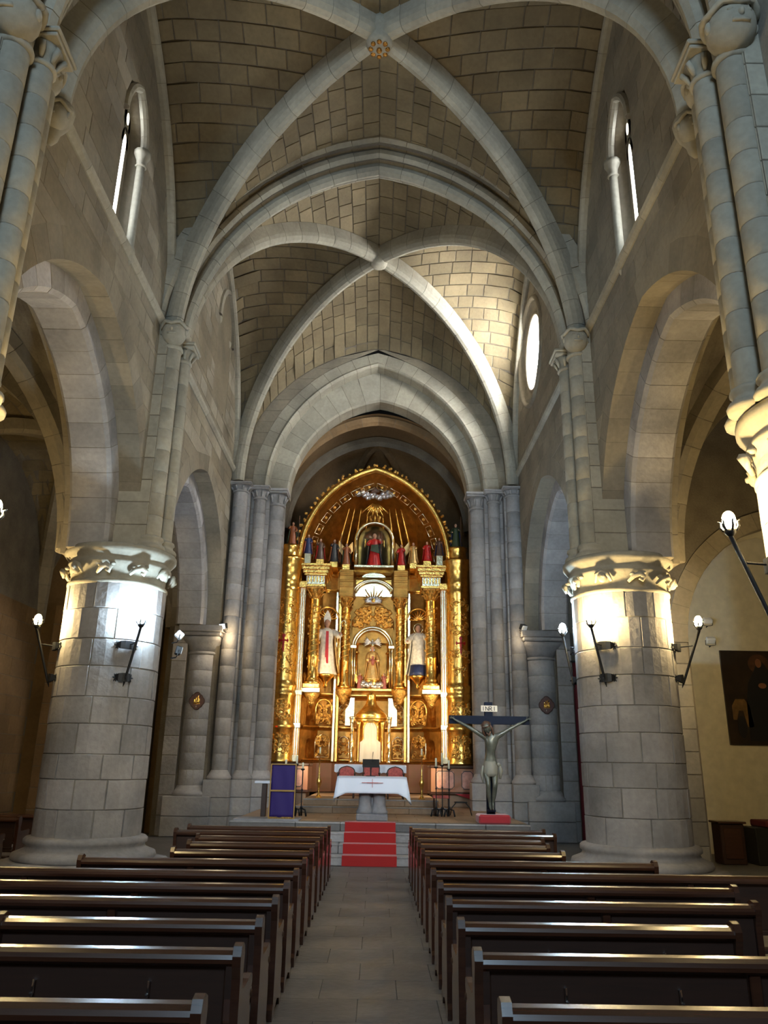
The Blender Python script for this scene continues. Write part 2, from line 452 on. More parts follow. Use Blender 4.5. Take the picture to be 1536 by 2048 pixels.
def ring_block(r0, r1, a0, a1, z0, z1, seg=3, cham=.01):
    """curved ashlar of a round pier"""
    v = []; f = []
    def row(r, z, da): return [(r * math.cos(a0 + da + (a1 - a0 - 2 * da) * i / seg), r * math.sin(a0 + da + (a1 - a0 - 2 * da) * i / seg), z) for i in range(seg + 1)]
    rows = [row(r0, z0, 0), row(r1 - cham, z0, 0), row(r1, z0 + cham, cham / r1), row(r1, z1 - cham, cham / r1), row(r1 - cham, z1, 0), row(r0, z1, 0)]
    m = seg + 1
    for r in rows: v += r
    for j in range(5):
        for i in range(seg): f.append((j * m + i, j * m + i + 1, (j + 1) * m + i + 1, (j + 1) * m + i))
    f.append(tuple(j * m for j in range(6))); f.append(tuple(j * m + seg for j in range(6))[::-1])
    return v, f

def make_pier(sx, y, label, blocks=True):
    r = .80; cx = ((4.30 if sx < 0 else 4.27) if y > 8 else 4.43) * sx; kq = .875; lo = 0 if y > 8 else -.20
    t = MB().add(lathe([(r - .02, .42), (r - .02, 4.5)], 40)).build('column', M_MORTL, None, 'structure', (cx, y, 0))
    cloc = (0, 0, lo)
    t['label'] = label
    # octagonal plinth and moulded base
    one('plinth', lathe([(1.30, 0), (1.30, .2), (1.22, .26), (1.05, .27)], 8, a0=PI / 8, a1=PI / 8 + 2 * PI), M_PIER, t)
    one('base_moulding', lathe([(1.03, .26), (1.06, .3), (1.04, .36), (.96, .39), (.89, .42), (.87, .47), (.91, .5), (.91, .55), (.88, .58), (.80, .6)], 40), M_PIER, t, True)
    z = .58; k = 0
    hs = [.40, .42, .36, .44, .40, .46, .42, .48, .42]
    s = (4.42 + lo - .58) / sum(hs)
    for h in hs:
        h *= s; n = 8; a = RN.uniform(0, .5) + (k % 2) * .39; aa = [a]
        for i in range(n): aa.append(aa[-1] + 2 * PI / n * RN.uniform(.72, 1.28))
        q = 2 * PI / (aa[-1] - aa[0]); aa = [aa[0] + (b - aa[0]) * q for b in aa]
        for i in range(n):
            g = .005
            one('stone_block', ring_block(r - .05, r + RN.uniform(-.004, .009), aa[i] + g / r, aa[i + 1] - g / r, z + g * .8, z + h - g * .8, 4, .009), M_PIER, t)
        z += h; k += 1
    # capital: astragal, bell with carved band, chamfered abacus
    c = one('capital', lathe([(p_ * kq if p_ > .7 else p_, q_) for p_, q_ in [(.88, 4.38), (.915, 4.40), (.935, 4.43), (.935, 4.465), (.90, 4.49), (.875, 4.51), (.885, 4.62), (.93, 4.72), (.97, 4.76), (.97, 4.80), (.94, 4.82), (.95, 4.86), (1.02, 4.93), (1.05, 4.96), (1.05, 5.03), (1.02, 5.06), (.6, 5.06)]], 44), M_RIB, t, True, loc=cloc)
    for i in range(10):
        a = 2 * PI * i / 10 + .35; ca, sa = math.cos(a), math.sin(a)
        mb = MB(); rr = .86
        kind = i % 3
        def pt(da, r_, z_): return (r_ * math.cos(a + da), r_ * math.sin(a + da), z_)
        if kind == 0:      # a curled head
            mb.add(ball(pt(0, rr, 4.66), (.085, .085, .10), 10, 8), True); mb.add(ball(pt(.04, rr + .07, 4.65), .035, 6, 5), True)
            mb.add(tube([pt(-.16, rr - .03, 4.58), pt(-.1, rr + .02, 4.70), pt(0, rr + .03, 4.74), pt(.1, rr + .02, 4.70), pt(.16, rr - .03, 4.58)], [.02, .04, .045, .04, .02], 6), True)
        else:              # stylised leaf scroll
            mb.add(tube([pt(-.15, rr - .05, 4.56), pt(-.06, rr + .0, 4.64), pt(.05, rr + .05, 4.68), pt(.13, rr + .04, 4.63), pt(.10, rr + .02, 4.57), pt(.04, rr + .02, 4.60)], [.025, .04, .05, .045, .03, .02], 6), True)
            mb.add(ball(pt(-.07, rr - .01, 4.68), (.05, .05, .035), 7, 5), True); mb.add(ball(pt(.15, rr - .01, 4.71), (.05, .05, .03), 7, 5), True)
        mb.build('carved_leaf' if kind else 'carved_head', M_RIB, t, loc=cloc)
    return t

make_pier(-1, Y1, 'left round pier of big grey ashlar blocks between the arches')
make_pier(1, Y1, 'right round pier of big grey ashlar blocks between the arches')
make_pier(-1, Y0, 'near left round pier beside the front pews')
make_pier(1, Y0, 'near right round pier, cut by the picture edge')

# wall shafts over the piers
def shaft(name, x, y, r, z0, z1, mat, cap, parent=None, label=None):
    h = z1 - z0
    t = one(name, lathe([(r - .007, z0), (r - .007, z1)], 14), M_MORTL, None, False, 'structure', (x, y, 0)) if parent is None else one(name, lathe([(r - .012, z0), (r - .012, z1)], 14), M_MORT, parent, loc=(x, y, 0))
    if label: t['label'] = label
    n = max(2, round(h / .42)); zz = z0
    for i in range(n):
        hh = h / n; a, b = z0 + hh * i + .004, z0 + hh * (i + 1) - .004; rr = r * RN.uniform(.994, 1.006)
        one('drum', lathe([(rr - .006, a), (rr, a + .006), (rr, b - .006), (rr - .006, b)], 16), mat, t, True)
    return t

def capital_small(t, r, z0, h, mat=None, square=True, leaves=True):
    mat = mat or M_RIB
    mb = MB().add(lathe([(r, z0), (r + .03, z0 + .015), (r + .03, z0 + .045), (r + .005, z0 + .06), (r + .01, z0 + h * .45), (r + .07, z0 + h * .72)], 16), True)
    q = r + .10
    mb.add(cbox(-q, q, -q, q, z0 + h * .72, z0 + h * .84, .01)); mb.add(cbox(-q - .025, q + .025, -q - .025, q + .025, z0 + h * .85, z0 + h, .015))
    if leaves:
        for i in range(8):
            a = PI / 8 + 2 * PI * i / 8; ca, sa = math.cos(a), math.sin(a); r2 = r + .045
            mb.add(tube([((r + .01) * ca, (r + .01) * sa, z0 + h * .2), (r2 * ca, r2 * sa, z0 + h * .45), ((r2 + .05) * ca, (r2 + .05) * sa, z0 + h * .62), ((r2 + .03) * ca, (r2 + .03) * sa, z0 + h * .52)], [.02, .035, .03, .012], 5), True)
    mb.build('capital', mat, t)

def base_small(t, r, z, mat=None):
    one('base_moulding', lathe([(r + .09, z), (r + .10, z + .04), (r + .08, z + .08), (r + .04, z + .10), (r + .03, z + .15), (r + .06, z + .18), (r + .05, z + .22), (r, z + .25)], 18), mat or M_RIB, t, True)

def head_corbel(c, r, parent, mat=None):
    """a carved stone head the ribs rest on"""
    mb = MB(); x, y, z = c
    mb.add(ball((x, y, z), (r, r, r * 1.08), 16, 12), True)
    mb.add(ball((x, y - r * .93, z - r * .1), (r * .14, r * .2, r * .2), 8, 6), True)
    for s in (-1, 1):
        mb.add(ball((x + s * r * .36, y - r * .82, z + r * .12), (r * .16, r * .14, r * .1), 7, 5), True)
        mb.add(ball((x + s * r * .96, y - r * .05, z), (r * .14, r * .22, r * .28), 7, 5), True)
    mb.add(tube([(x - r * .35, y - r * .86, z - r * .42), (x, y - r * .93, z - r * .46), (x + r * .35, y - r * .86, z - r * .42)], r * .09, 6), True)
    mb.add(tube([(x + r * 1.02 * math.cos(a), y + r * 1.02 * math.sin(a), z + r * .52 + .03 * math.sin(5 * a)) for a in [2 * PI * i / 20 for i in range(21)]], r * .16, 6), True)
    mb.build('carved_head', mat or M_RIB, parent)

for y, far in ((Y1, False), (Y0, True)):
    ZC = 5.06 if y > 8 else 4.86
    for sx in (-1, 1):
        side = 'left' if sx < 0 else 'right'; nm = 'near' if far else 'middle'
        dr = .155
        tp = 8.66 if far else 8.86
        t = shaft('wall_shaft', 3.745 * sx, y - .32, .165, ZC + .2, tp, M_RIB, 1, label=f'{nm} {side} thick wall shaft nearest the camera, under a carved head')
        base_small(t, .165, ZC)
        head_corbel((-.06 * sx, -.18, tp + .29), .25 if far else .22, t)
        one('neck', lathe([(.165, tp), (.20, tp + .02), (.20, tp + .06), (.17, tp + .08), (.18, 9.06)], 16), M_RIB, t, True)
        t = shaft('wall_shaft', 3.615 * sx, y, .14, ZC + .2, 8.75, M_RIB, 1, label=f'{nm} {side} slim wall shaft under the transverse arch')
        base_small(t, .14, ZC); capital_small(t, .14, 8.75, .38)
        t = shaft('wall_shaft', 3.745 * sx, y + .32, .15, ZC + .2, 8.82, M_RIB, 1, label=f'{nm} {side} wall shaft on the far side of its cluster')
        base_small(t, .15, ZC); head_corbel((0, 0, 9.02), .2, t)
        # the pier wall behind the shafts
        q = st(one('pier_wall', box(min(3.78 * sx, 5.0 * sx), max(3.78 * sx, 5.0 * sx), y - .5, y + .5, ZC - .2, 9.1), M_MORT))
        b = Blocks(q, M_RIB); z = ZC + .01; k = 0
        while z < 9.0:
            for ya, yb in (((y - .5, y + .03), (y + .03, y + .5)) if k % 2 else ((y - .5, y - .1), (y - .1, y + .5))):
                b.add(stone4([(3.78 * sx, ya, z), (3.78 * sx, yb, z), (3.78 * sx, yb, z + .4), (3.78 * sx, ya, z + .4)], (-sx, 0, 0), .008))
            b.add(stone4([(3.78 * sx, y - .5, z), (4.5 * sx, y - .5, z), (4.5 * sx, y - .5, z + .4), (3.78 * sx, y - .5, z + .4)], (0, -1, 0), .008))
            z += .405; k += 1
        b.done()

ZC = 5.06
# ------------------------------------------------------------------ vaults
class Bay:
    def __init__(s, y0, y1, K, At0, At1, Aw, W=3.9):
        s.y0, s.y1 = y0, y1; s.yc = (y0 + y1) / 2; s.L = (y1 - y0) / 2; s.K = K; s.A = (At0, At1); s.Aw = Aw; s.W = W
BAYS = {0: Bay(-.2, Y0, 13.4, 13.75, 13.75, 13.9), 1: Bay(Y0, Y1, 13.42, 13.72, 13.78, 13.95), 2: Bay(Y1, Y2, 14.15, 13.78, 13.42, 14.25)}
BAYS[1].yc = 9.68; 

def cell(name, bay, which, blocks=True, mat=None):
    """one web of a quadripartite vault. which: 'far','near','left','right'"""
    K, W, L, yc = bay.K, bay.W, bay.L, bay.yc
    if which in ('far', 'near'):
        sg = 1 if which == 'far' else -1; Lp = (bay.y1 - yc) if sg > 0 else (yc - bay.y0); Wq = W; A = bay.A[1 if sg > 0 else 0]
        Mw = lambda p, q, z: V((q, yc + sg * p, z))
    else:
        sg = 1 if which == 'right' else -1; Lp = W; Wq = L; A = bay.Aw
        def Mw(p, q, z):
            return V((sg * p, yc + q * ((bay.y1 - yc) / L if q > 0 else (yc - bay.y0) / L), z))
    g, gi = pointed(Wq, A - ZS)
    def zd(t): return ZS + (K - ZS) * math.sqrt(max(0, 1 - t * t))
    def H(p, q):
        t = min(1, max(1e-4, p / Lp)); return zd(t) + g(min(abs(q), Wq * t)) - g(Wq * t)
    ref = V((0, yc, 9.5))
    mb = MB(); n, m = 26, 16
    for sgn in (-1, 1):
        P = [[Mw(Lp * (i / n), sgn * Wq * (i / n) * (1 - (1 - j / m) ** 1.7), H(Lp * i / n, Wq * (i / n) * (1 - (1 - j / m) ** 1.7))) for j in range(m + 1)] for i in range(n + 1)]
        vs = [tuple(p) for r in P for p in r]
        mb.add((vs, [(i * (m + 1) + j, i * (m + 1) + j + 1, (i + 1) * (m + 1) + j + 1, (i + 1) * (m + 1) + j) for i in range(n) for j in range(m)]))
    o = mb.build(name, M_MORT, None, 'structure')
    if not blocks: return o
    bl = Blocks(o, mat or M_VAULT)
    # courses of equal height along the end arch
    pts = arch_path(Wq, A - ZS, 30); pts = pts[len(pts) // 2:]
    Ltot, nc, at = resample(pts, .33)
    for sgn in (-1, 1):
        for k in range(nc):
            q0 = at(Ltot * k / nc)[0]; q1 = at(Ltot * (k + 1) / nc)[0]
            q0, q1 = min(q0, q1), max(q0, q1)
            if q1 - q0 < .004: continue
            d0, d1 = Lp * q0 / Wq, Lp * q1 / Wq
            cuts = []; c = d1 + RN.uniform(.12, .5)
            def stp(c): sl = (H(min(Lp, c + .02), q1) - H(max(q1 * Lp / Wq, c - .02), q1)) / .04; return 1 / math.sqrt(1 + sl * sl)
            while c < Lp - .10 * stp(c): cuts.append(c); c += RN.uniform(.38, .72) * stp(min(Lp, c + .1))
            bounds = [(d0, d1)] + [(c, c) for c in cuts] + [(Lp, Lp)]
            for i in range(len(bounds) - 1):
                (a0, a1), (b0, b1) = bounds[i], bounds[i + 1]
                C = [Mw(a0, sgn * q0, H(a0, q0)), Mw(a1, sgn * q1, H(a1, q1)), Mw(b1, sgn * q1, H(b1, q1)), Mw(b0, sgn * q0, H(b0, q0))]
                nn = (C[1] - C[0]).cross(C[2] - C[0]) + (C[2] - C[0]).cross(C[3] - C[0])
                if nn.length < 1e-6: nn = (C[2] - C[1]).cross(C[3] - C[1])
                nn.normalize(); m_ = sum(C, V()) / 4
                if nn.dot(ref - m_) < 0: nn = -nn
                def nat(p, q):
                    e = .05; p1_ = min(Lp, p + e); p0_ = max(q * Lp / Wq + 1e-3, p - e, 1e-3); qh = min(Wq * p / Lp, q + e); ql = max(0, qh - 2 * e if qh < q + e else q - e)
                    tp = Mw(p1_, sgn * q, H(p1_, q)) - Mw(p0_, sgn * q, H(p0_, q)); tq = Mw(p, sgn * qh, H(p, qh)) - Mw(p, sgn * ql, H(p, ql)); n_ = tp.cross(tq)
                    if n_.length < 1e-7: return nn
                    n_.normalize(); n_ = n_ if n_.dot(nn) > 0 else -n_
                    return (n_ + nn * .6).normalized()
                bl.add(stone4(C, [nat(a0, q0), nat(a1, q1), nat(b1, q1), nat(b0, q0)], .014 + RN.uniform(0, .008), .022, .03), (C[1] - C[2]).length * (C[1] - C[0]).length)
    bl.done()
    return o

for b in (0, 1, 2):
    for wh in ('near', 'far', 'left', 'right'):
        cell('ceiling', BAYS[b], wh, b > 0)

def head_corbel_at(c, r, sx):
    k = one('rib_corbel', lathe([(.03, -.42), (.08, -.34), (.10, -.24), (.17, -.12), (.21, .0), (.22, .08), (.2, .13)], 16, (0, 0, 0)), M_RIB, None, True, 'structure', (c[0], c[1], c[2]))
    k['label'] = f'carved corbel catching a diagonal rib on the {"left" if sx < 0 else "right"} wall'
    head_corbel((-.05 * sx, -.08, -.08), r * .8, k)

RIBP = [(-.02, -.13), (.06, -.15), (.30, -.16), (.30, .16), (.06, .15), (-.02, .13), (-.10, .075), (-.125, 0), (-.10, -.075)]
def diag(b, sx, far, s_end=1.0, label='diagonal vault rib'):
    bay = BAYS[b]; yc = bay.yc; yk = bay.y1 if far else bay.y0
    cx, cy = 3.74 * sx, (yk - .32 if far else yk + (.32 if b == 2 else .74))
    D = math.hypot(cx, cy - yc); U = (cx / D, (cy - yc) / D); Wd = (U[1], -U[0])
    h = bay.K - .30 - ZS + (.05 if b == 1 else 0); P = []
    for i in range(25):
        s = math.sin(PI / 2 * i / 24)
        z = ZS + h * math.sqrt(max(0, 1 - s ** 2.05))
        P.append((s * D, z))
    P[-1] = (D, ZS)
    Q = []
    for i, (x, z) in enumerate(P):
        a = P[max(0, i - 1)]; c = P[min(len(P) - 1, i + 1)]; tx, tz = c[0] - a[0], c[1] - a[1]; l = math.hypot(tx, tz) or 1
        Q.append((x, z, -tz / l, tx / l))
    if not far and b != 2: head_corbel_at((cx + .04 * sx, cy + .02, ZS - .12), .2, sx)
    return arch('diagonal_rib', Q, (0, yc), U, Wd, RIBP, .5, M_RIB, label, gap=.008)

for b in (0, 1, 2):
    bn_ = {0: 'nearest', 1: 'middle', 2: 'chancel'}[b]
    for sx in (-1, 1):
        for far in (True, False):
            diag(b, sx, far, 1.0 if (far or b == 2) else .965, f'diagonal rib of the {bn_} vault running to the {"far" if far else "near"} {"left" if sx < 0 else "right"} corner')
    yc, K = BAYS[b].yc, BAYS[b].K
    k = one('keystone', lathe([(.02, K - .50), (.13, K - .49), (.19, K - .45), (.22, K - .38), (.20, K - .28), (.24, K - .2), (.24, K + .05)], 20), M_RIB, None, True, 'structure', (0, yc, 0))
    k['label'] = f'carved keystone where the ribs of the {bn_} vault cross'
    if b == 1:
        mb = MB()
        for i in range(8):
            a = 2 * PI * i / 8; mb.add(ball((.14 * math.cos(a), .14 * math.sin(a), K - .49), (.045, .045, .03), 7, 5), True)
        mb.add(ball((0, 0, K - .52), .05, 8, 6), True); mb.build('carved_rosette', M_GOLDD, k)

# transverse arches: three rolls with hollows
TP = [(-.30, -.09), (-.34, 0), (-.30, .09), (-.22, .13), (-.10, .09), (-.03, .15), (-.11, .20), (-.15, .28), (-.10, .36), (.0, .36), (.10, .29), (.16, .37), (.08, .42), (.06, .50), (.12, .56), (.45, .56)]
TP = TP + [(r, -d) for r, d in TP[::-1] if d > .01]
for y, nm in ((-.2, 'hidden'), (Y0, 'near'), (Y1, 'middle')):
    P = arch_path(3.58 + .30, 4.2 + .34, 16)
    arch('transverse_arch', P, (0, y), (1, 0), (0, 1), [(r * .95, d) for r, d in TP], .55, M_RIB, f'{nm} pointed transverse arch of three rolls across the nave', z=ZS)
# wall ribs
for b in (0, 1, 2):
    bay = BAYS[b]
    for sx in (-1, 1):
        P = arch_path(bay.L - .28, bay.Aw - ZS - .12, 14)
        arch('wall_rib', P, (3.93 * sx, bay.yc), (0, 1), (-sx, 0), [(-.05, -.05), (-.05, .05), (-.02, .10), (.04, .12), (.1, .10), (.14, .03), (.14, -.05)], .6, M_RIB, f'thin rib along the {"left" if sx < 0 else "right"} wall of the {("nearest", "middle", "chancel")[b]} bay', z=ZS, gap=.006)

# ------------------------------------------------------------------ nave walls
def wall(name, b, sx, openings, z_lo, label, blocks=True, arch_top=True):
    """clerestory wall of one bay with its openings; openings = [(yc, halfwidth(z), z0, z1)]"""
    bay = BAYS[b]; X = WX * sx; yc, L = bay.yc, bay.L + .02; gw, gwi = pointed(L, bay.Aw - ZS)
    def lim(z): h = L if z <= ZS else gwi(z - ZS); return yc - h * ((yc - bay.y0) / bay.L), yc + h * ((bay.y1 - yc) / bay.L)
    back = MB(); segs = []
    z = z_lo; H = .36; levels = [z_lo]
    marks = sorted({o[2] for o in openings} | {o[3] for o in openings} | {bay.Aw - .02})
    while levels[-1] < bay.Aw - .02:
        nx = levels[-1] + H
        for m_ in marks:
            if levels[-1] + .08 < m_ <= nx + .08: nx = m_; break
        levels.append(min(nx, bay.Aw - .02))
        if len(levels) > 60: break
    for k in range(len(levels) - 1):
        za, zb = levels[k], levels[k + 1]; A, B = [lim(za)[0]], [lim(zb)[0]]
        for (oc, hw, o0, o1) in sorted(openings):
            if za >= o0 - 1e-6 and zb <= o1 + 1e-6:
                wa, wb = hw(za), hw(zb)
                if max(wa, wb) > .01: A += [oc - wa, oc + wa]; B += [oc - wb, oc + wb]
        A.append(lim(za)[1]); B.append(lim(zb)[1])
        for i in range(0, len(A), 2):
            if max(A[i + 1] - A[i], B[i + 1] - B[i]) > .02: segs.append((za, zb, A[i], A[i + 1], B[i], B[i + 1], k))
    for za, zb, a0, a1, b0, b1, k in segs:
        n = max(1, int((a1 - a0) / .8))
        back.add(([(X, a0, za), (X, a1, za), (X, b1, zb), (X, b0, zb)], [(0, 1, 2, 3)]))
    o = back.build(name, M_MORTL, None, 'structure'); o['label'] = label
    if not blocks: return o
    bl = Blocks(o, M_WALL)
    for za, zb, a0, a1, b0, b1, k in segs:
        lo, hi = max(a0, b0), min(a1, b1); cuts = []; c = lo + RN.uniform(.25, .6)
        while c < hi - .25: cuts.append(c); c += RN.uniform(.45, .85)
        bd = [(a0, b0)] + [(c, c) for c in cuts] + [(a1, b1)]
        for i in range(len(bd) - 1):
            (p0, p1), (q0, q1) = bd[i], bd[i + 1]
            if max(q0 - p0, q1 - p1) < .05: continue
            bl.add(stone4([(X, p0, za), (X, q0, za), (X, q1, zb), (X, p1, zb)], (-sx, 0, 0), .005 + RN.uniform(0, .006), .010, .02, .006), (q0 - p0) * (zb - za))
    bl.done(); return o

ARC = {0: (3.2, 2.85, 3.3), 1: (9.72, 2.85, 3.3), 2: (17.05, 2.8, 3.2)}
for b in (0, 1, 2):
    oc, oa, oh = ARC[b]
    for sx in (-1, 1):
        side = 'left' if sx < 0 else 'right'; nm = ('nearest', 'middle', 'chancel')[b]
        g, gi = pointed(oa + .42, oh + .42)
        ops = [(oc, (lambda z, gi=gi: gi(z - 5.0)), 5.0, 5.0 + oh + .42)]
        if b == 1:
            ops.append((10.0, (lambda z: .56 if z < 11.5 else .56 * math.sqrt(max(0, 1 - ((z - 11.5) / .85) ** 2))), 9.55, 12.35))
        if b == 2 and sx < 0:
            ops.append((17.55, (lambda z: .80 if z < 12.3 else .80 * math.sqrt(max(0, 1 - ((z - 12.3) / 1.1) ** 2))), 10.2, 13.4))
        if b == 2 and sx > 0:
            ops.append((17.5, (lambda z: math.sqrt(max(0, 1.30 ** 2 - (z - 11.85) ** 2))), 10.55, 13.15))
        wall('wall_' + side, b, sx, ops, 5.0, f'{side} clerestory wall of the {nm} bay over its arcade arch', b > 0)
        # arcade arch, two orders
        P = arch_path(oa, oh, 18)
        arch('arcade_arch', P, (WX * sx, oc), (0, 1), (sx, 0), [(0, -.006), (.42, -.006), (.42, .36), (0, .36)], .42, M_WALL, f'outer order of the {nm} {side} arcade arch', z=5.0, gap=.008, seg=2, core=.985)
        P = arch_path(oa - .42, oh - .38, 18, .0)
        arch('arcade_arch', P, (WX * sx, oc), (0, 1), (sx, 0), [(0, .42), (.06, .36), (.48, .36), (.48, 1.05), (.06, 1.05), (0, .99)], .42, M_PIER, f'inner order of the {nm} {side} arcade arch with its wide soffit', z=5.0, gap=.008, seg=2, core=.985)
        P = arch_path(oa, oh, 18)
        arch('arcade_arch', P, (WX * sx, oc), (0, 1), (sx, 0), [(0, 1.05), (.42, 1.05), (.42, 1.28), (0, 1.28)], .5, M_WALL, f'aisle-side order of the {nm} {side} arcade arch', z=5.0, gap=.008, seg=2, core=.985)
        # aisle face of the wall above the arch
        bb = MB(); n = 20
        for i in range(n):
            ya, yb = oc - 3.3 + 6.6 * i / n, oc - 3.3 + 6.6 * (i + 1) / n
            za = 5.0 + (g(ya - oc) if abs(ya - oc) < oa + .42 else 0); zb = 5.0 + (g(yb - oc) if abs(yb - oc) < oa + .42 else 0)
            bb.add(([(5.24 * sx, ya, za), (5.24 * sx, yb, zb), (5.24 * sx, yb, 9.6), (5.24 * sx, ya, 9.6)], [(0, 1, 2, 3)]))
        bb.build('aisle_wall_face', M_WALL, None, 'structure')
        # string course
        P_ = [(4.06, 9.30), (3.93, 9.30), (3.88, 9.35), (3.86, 9.41), (3.90, 9.44), (4.06, 9.50)]
        y0s, y1s = BAYS[b].y0 + .5, BAYS[b].y1 - (.5 if b < 2 else .12); n = 7
        for i in range(n):
            ya, yb = y0s + (y1s - y0s) * i / n, y0s + (y1s - y0s) * (i + 1) / n
            if i == 0: root = one('string_course', sweep([[(x * sx, y, z) for x, z in P_] for y in (ya + .003, yb - .003)]), M_RIB, None, kind='structure')
            else: one('moulding_stone', sweep([[(x * sx, y, z) for x, z in P_] for y in (ya + .003, yb - .003)]), M_RIB, root)
        root['label'] = f'thin string course along the {side} wall of the {nm} bay'

# ------------------------------------------------------------------ windows
def outline(hw, z0, zs, zt, n=10):
    L = [(-hw, z0)] + [(-hw * math.cos(PI / 2 * i / n), zs + (zt - zs) * math.sin(PI / 2 * i / n)) for i in range(n + 1)]
    return L + [(-x, z) for x, z in L[::-1][1:]]

def lancet(n, sx, yc):
    side = 'left' if sx < 0 else 'right'; X0, X1 = WX * sx, (WX + .24) * sx
    A = outline(.56, 9.55, 11.5, 12.35); B = outline(.36, 9.7, 11.5, 12.2)
    w_ = one(f'window_{n}', sweep([[(X0, yc + a, z) for a, z in A], [(X1, yc + a, z) for a, z in B]], True, False), M_WALL, None, kind='structure')
    w_['label'] = f'narrow lancet window with a colonnette high in the {side} wall'
    # pierced tracery slab: one light and an eye above it
    mb = MB(); s0, s1 = X1 - .02 * sx, X1 + .06 * sx; xa, xb = min(s0, s1), max(s0, s1)
    mb.add(box(xa, xb, yc - .37, yc + .12, 9.7, 12.2)); mb.add(box(xa, xb, yc + .26, yc + .37, 9.7, 12.2)); mb.add(box(xa, xb, yc - .12, yc + .30, 9.6, 9.8))
    mb.add(sweep([[(xa, yc + .19 + .07 * c, 11.34 + .22 * s), (xb, yc + .19 + .07 * c, 11.34 + .22 * s), (xb, yc + .19 + .16 * c, 11.34 + .34 * s), (xa, yc + .19 + .16 * c, 11.34 + .34 * s)] for c, s in [(math.cos(PI * i / 12), math.sin(PI * i / 12)) for i in range(13)]]))
    mb.add(sweep([[(xa, yc + .19 + .06 * c, 11.88 + .12 * s), (xb, yc + .19 + .06 * c, 11.88 + .12 * s), (xb, yc + .19 + .18 * c, 11.88 + .27 * s), (xa, yc + .19 + .18 * c, 11.88 + .27 * s)] for c, s in [(math.cos(2 * PI * i / 16), math.sin(2 * PI * i / 16)) for i in range(17)]], caps=False))
    mb.build('tracery', M_WALL, w_)
    one('window_pane', extrude([((WX + .27) * sx, yc + y, z) for y, z in outline(.36, 9.7, 11.45, 12.18)], (.012 * sx, 0, 0)), M_LAN, w_)
    for e, lab in ((.50, 'far'),):
        c = one('colonnette', lathe([(.085, 9.45), (.10, 9.5), (.075, 9.58), (.07, 9.62), (.07, 11.15)], 10), M_RIB, w_, True, loc=((WX + .02) * sx, yc + e, 0))
    one('colonnette_capital', lathe([(.075, 11.15), (.10, 11.17), (.08, 11.2), (.09, 11.3), (.14, 11.4), (.14, 11.47), (.02, 11.47)], 10), M_RIB, w_, True, loc=((WX + .02) * sx, yc + .50, 0))
    P = arch_path(.50, .86, 8)
    arch('window_roll', P, ((WX + .0) * sx, yc), (0, 1), (sx, 0), [(.07 * math.cos(a), .07 * math.sin(a)) for a in [2 * PI * i / 8 for i in range(8)]], .3, M_RIB, None, w_, z=11.45, gap=.004)
    ln = one('colonnette_corbel', lathe([(.02, 9.2), (.08, 9.35), (.10, 9.45)], 8), M_RIB, w_, True, loc=((WX + .02) * sx, yc + .50, 0))
lancet(1, -1, 10.0); lancet(2, 1, 10.0)

# blind window of the chancel bay (left): stepped recess with colonnettes
A = outline(.80, 10.2, 12.3, 13.4); B = outline(.55, 10.35, 12.3, 13.1)
w3 = one('window_3', sweep([[(-WX, 17.55 + a, z) for a, z in A], [(-WX - .3, 17.55 + a, z) for a, z in A], [(-WX - .32, 17.55 + a, z) for a, z in B], [(-WX - .7, 17.55 + a, z) for a, z in B]], True, True), M_WALL, None, kind='structure')
w3['label'] = 'blind stepped window with colonnettes high in the left chancel wall'
for y in (16.93, 18.17):
    one('colonnette', lathe([(.11, 10.2), (.12, 10.28), (.075, 10.36), (.075, 12.0), (.10, 12.02), (.08, 12.06), (.14, 12.25), (.16, 12.3), (.16, 12.36), (.02, 12.36)], 12), M_RIB, w3, True, loc=(-WX - .12, y, 0))
arch('window_roll', arch_path(.64, .95, 8), (-WX - .10, 17.55), (0, 1), (-1, 0), [(.08 * math.cos(a), .08 * math.sin(a)) for a in [2 * PI * i / 8 for i in range(8)]], .3, M_RIB, None, w3, z=12.3, gap=.004)
arch('window_hood', arch_path(.80, 1.1, 8), (-WX, 17.55), (0, 1), (-1, 0), [(0, -.08), (.12, -.06), (.14, 0), (.12, .02), (0, .02)], .35, M_RIB, None, w3, z=12.3, gap=.004)
# oculus (right)
def circ(r, n=40): return [(r * math.cos(2 * PI * i / n), r * math.sin(2 * PI * i / n)) for i in range(n)]
oc_y, oc_z = 17.5, 11.85
prof = [(1.45, 0), (1.43, -.06), (1.37, -.08), (1.32, -.04), (1.28, .02), (1.22, .08), (1.06, .11), (1.03, .06), (.97, .04), (.93, .08), (.91, .16), (.88, .22), (.88, .40)]
w4 = one('window_4', sweep([[(WX + d, oc_y + a, oc_z + b) for a, b in circ(r)] for r, d in prof], True, False), M_WALL, None, True, 'structure')
w4['label'] = 'round oculus window blazing with daylight in the right chancel wall'
one('window_pane', extrude([(WX + .34, oc_y + a, oc_z + b) for a, b in circ(.90)], (.012, 0, 0)), M_OC, w4)
one('leading', (lambda m: (m.v, m.f))(MB().add(sweep([[(WX + .28, oc_y + r * math.cos(t), oc_z + r * math.sin(t)) for r in (.30, .32)] + [(WX + .31, oc_y + r * math.cos(t), oc_z + r * math.sin(t)) for r in (.32, .30)] for t in [2 * PI * i / 24 for i in range(25)]], caps=False))), M_IRON, w4)

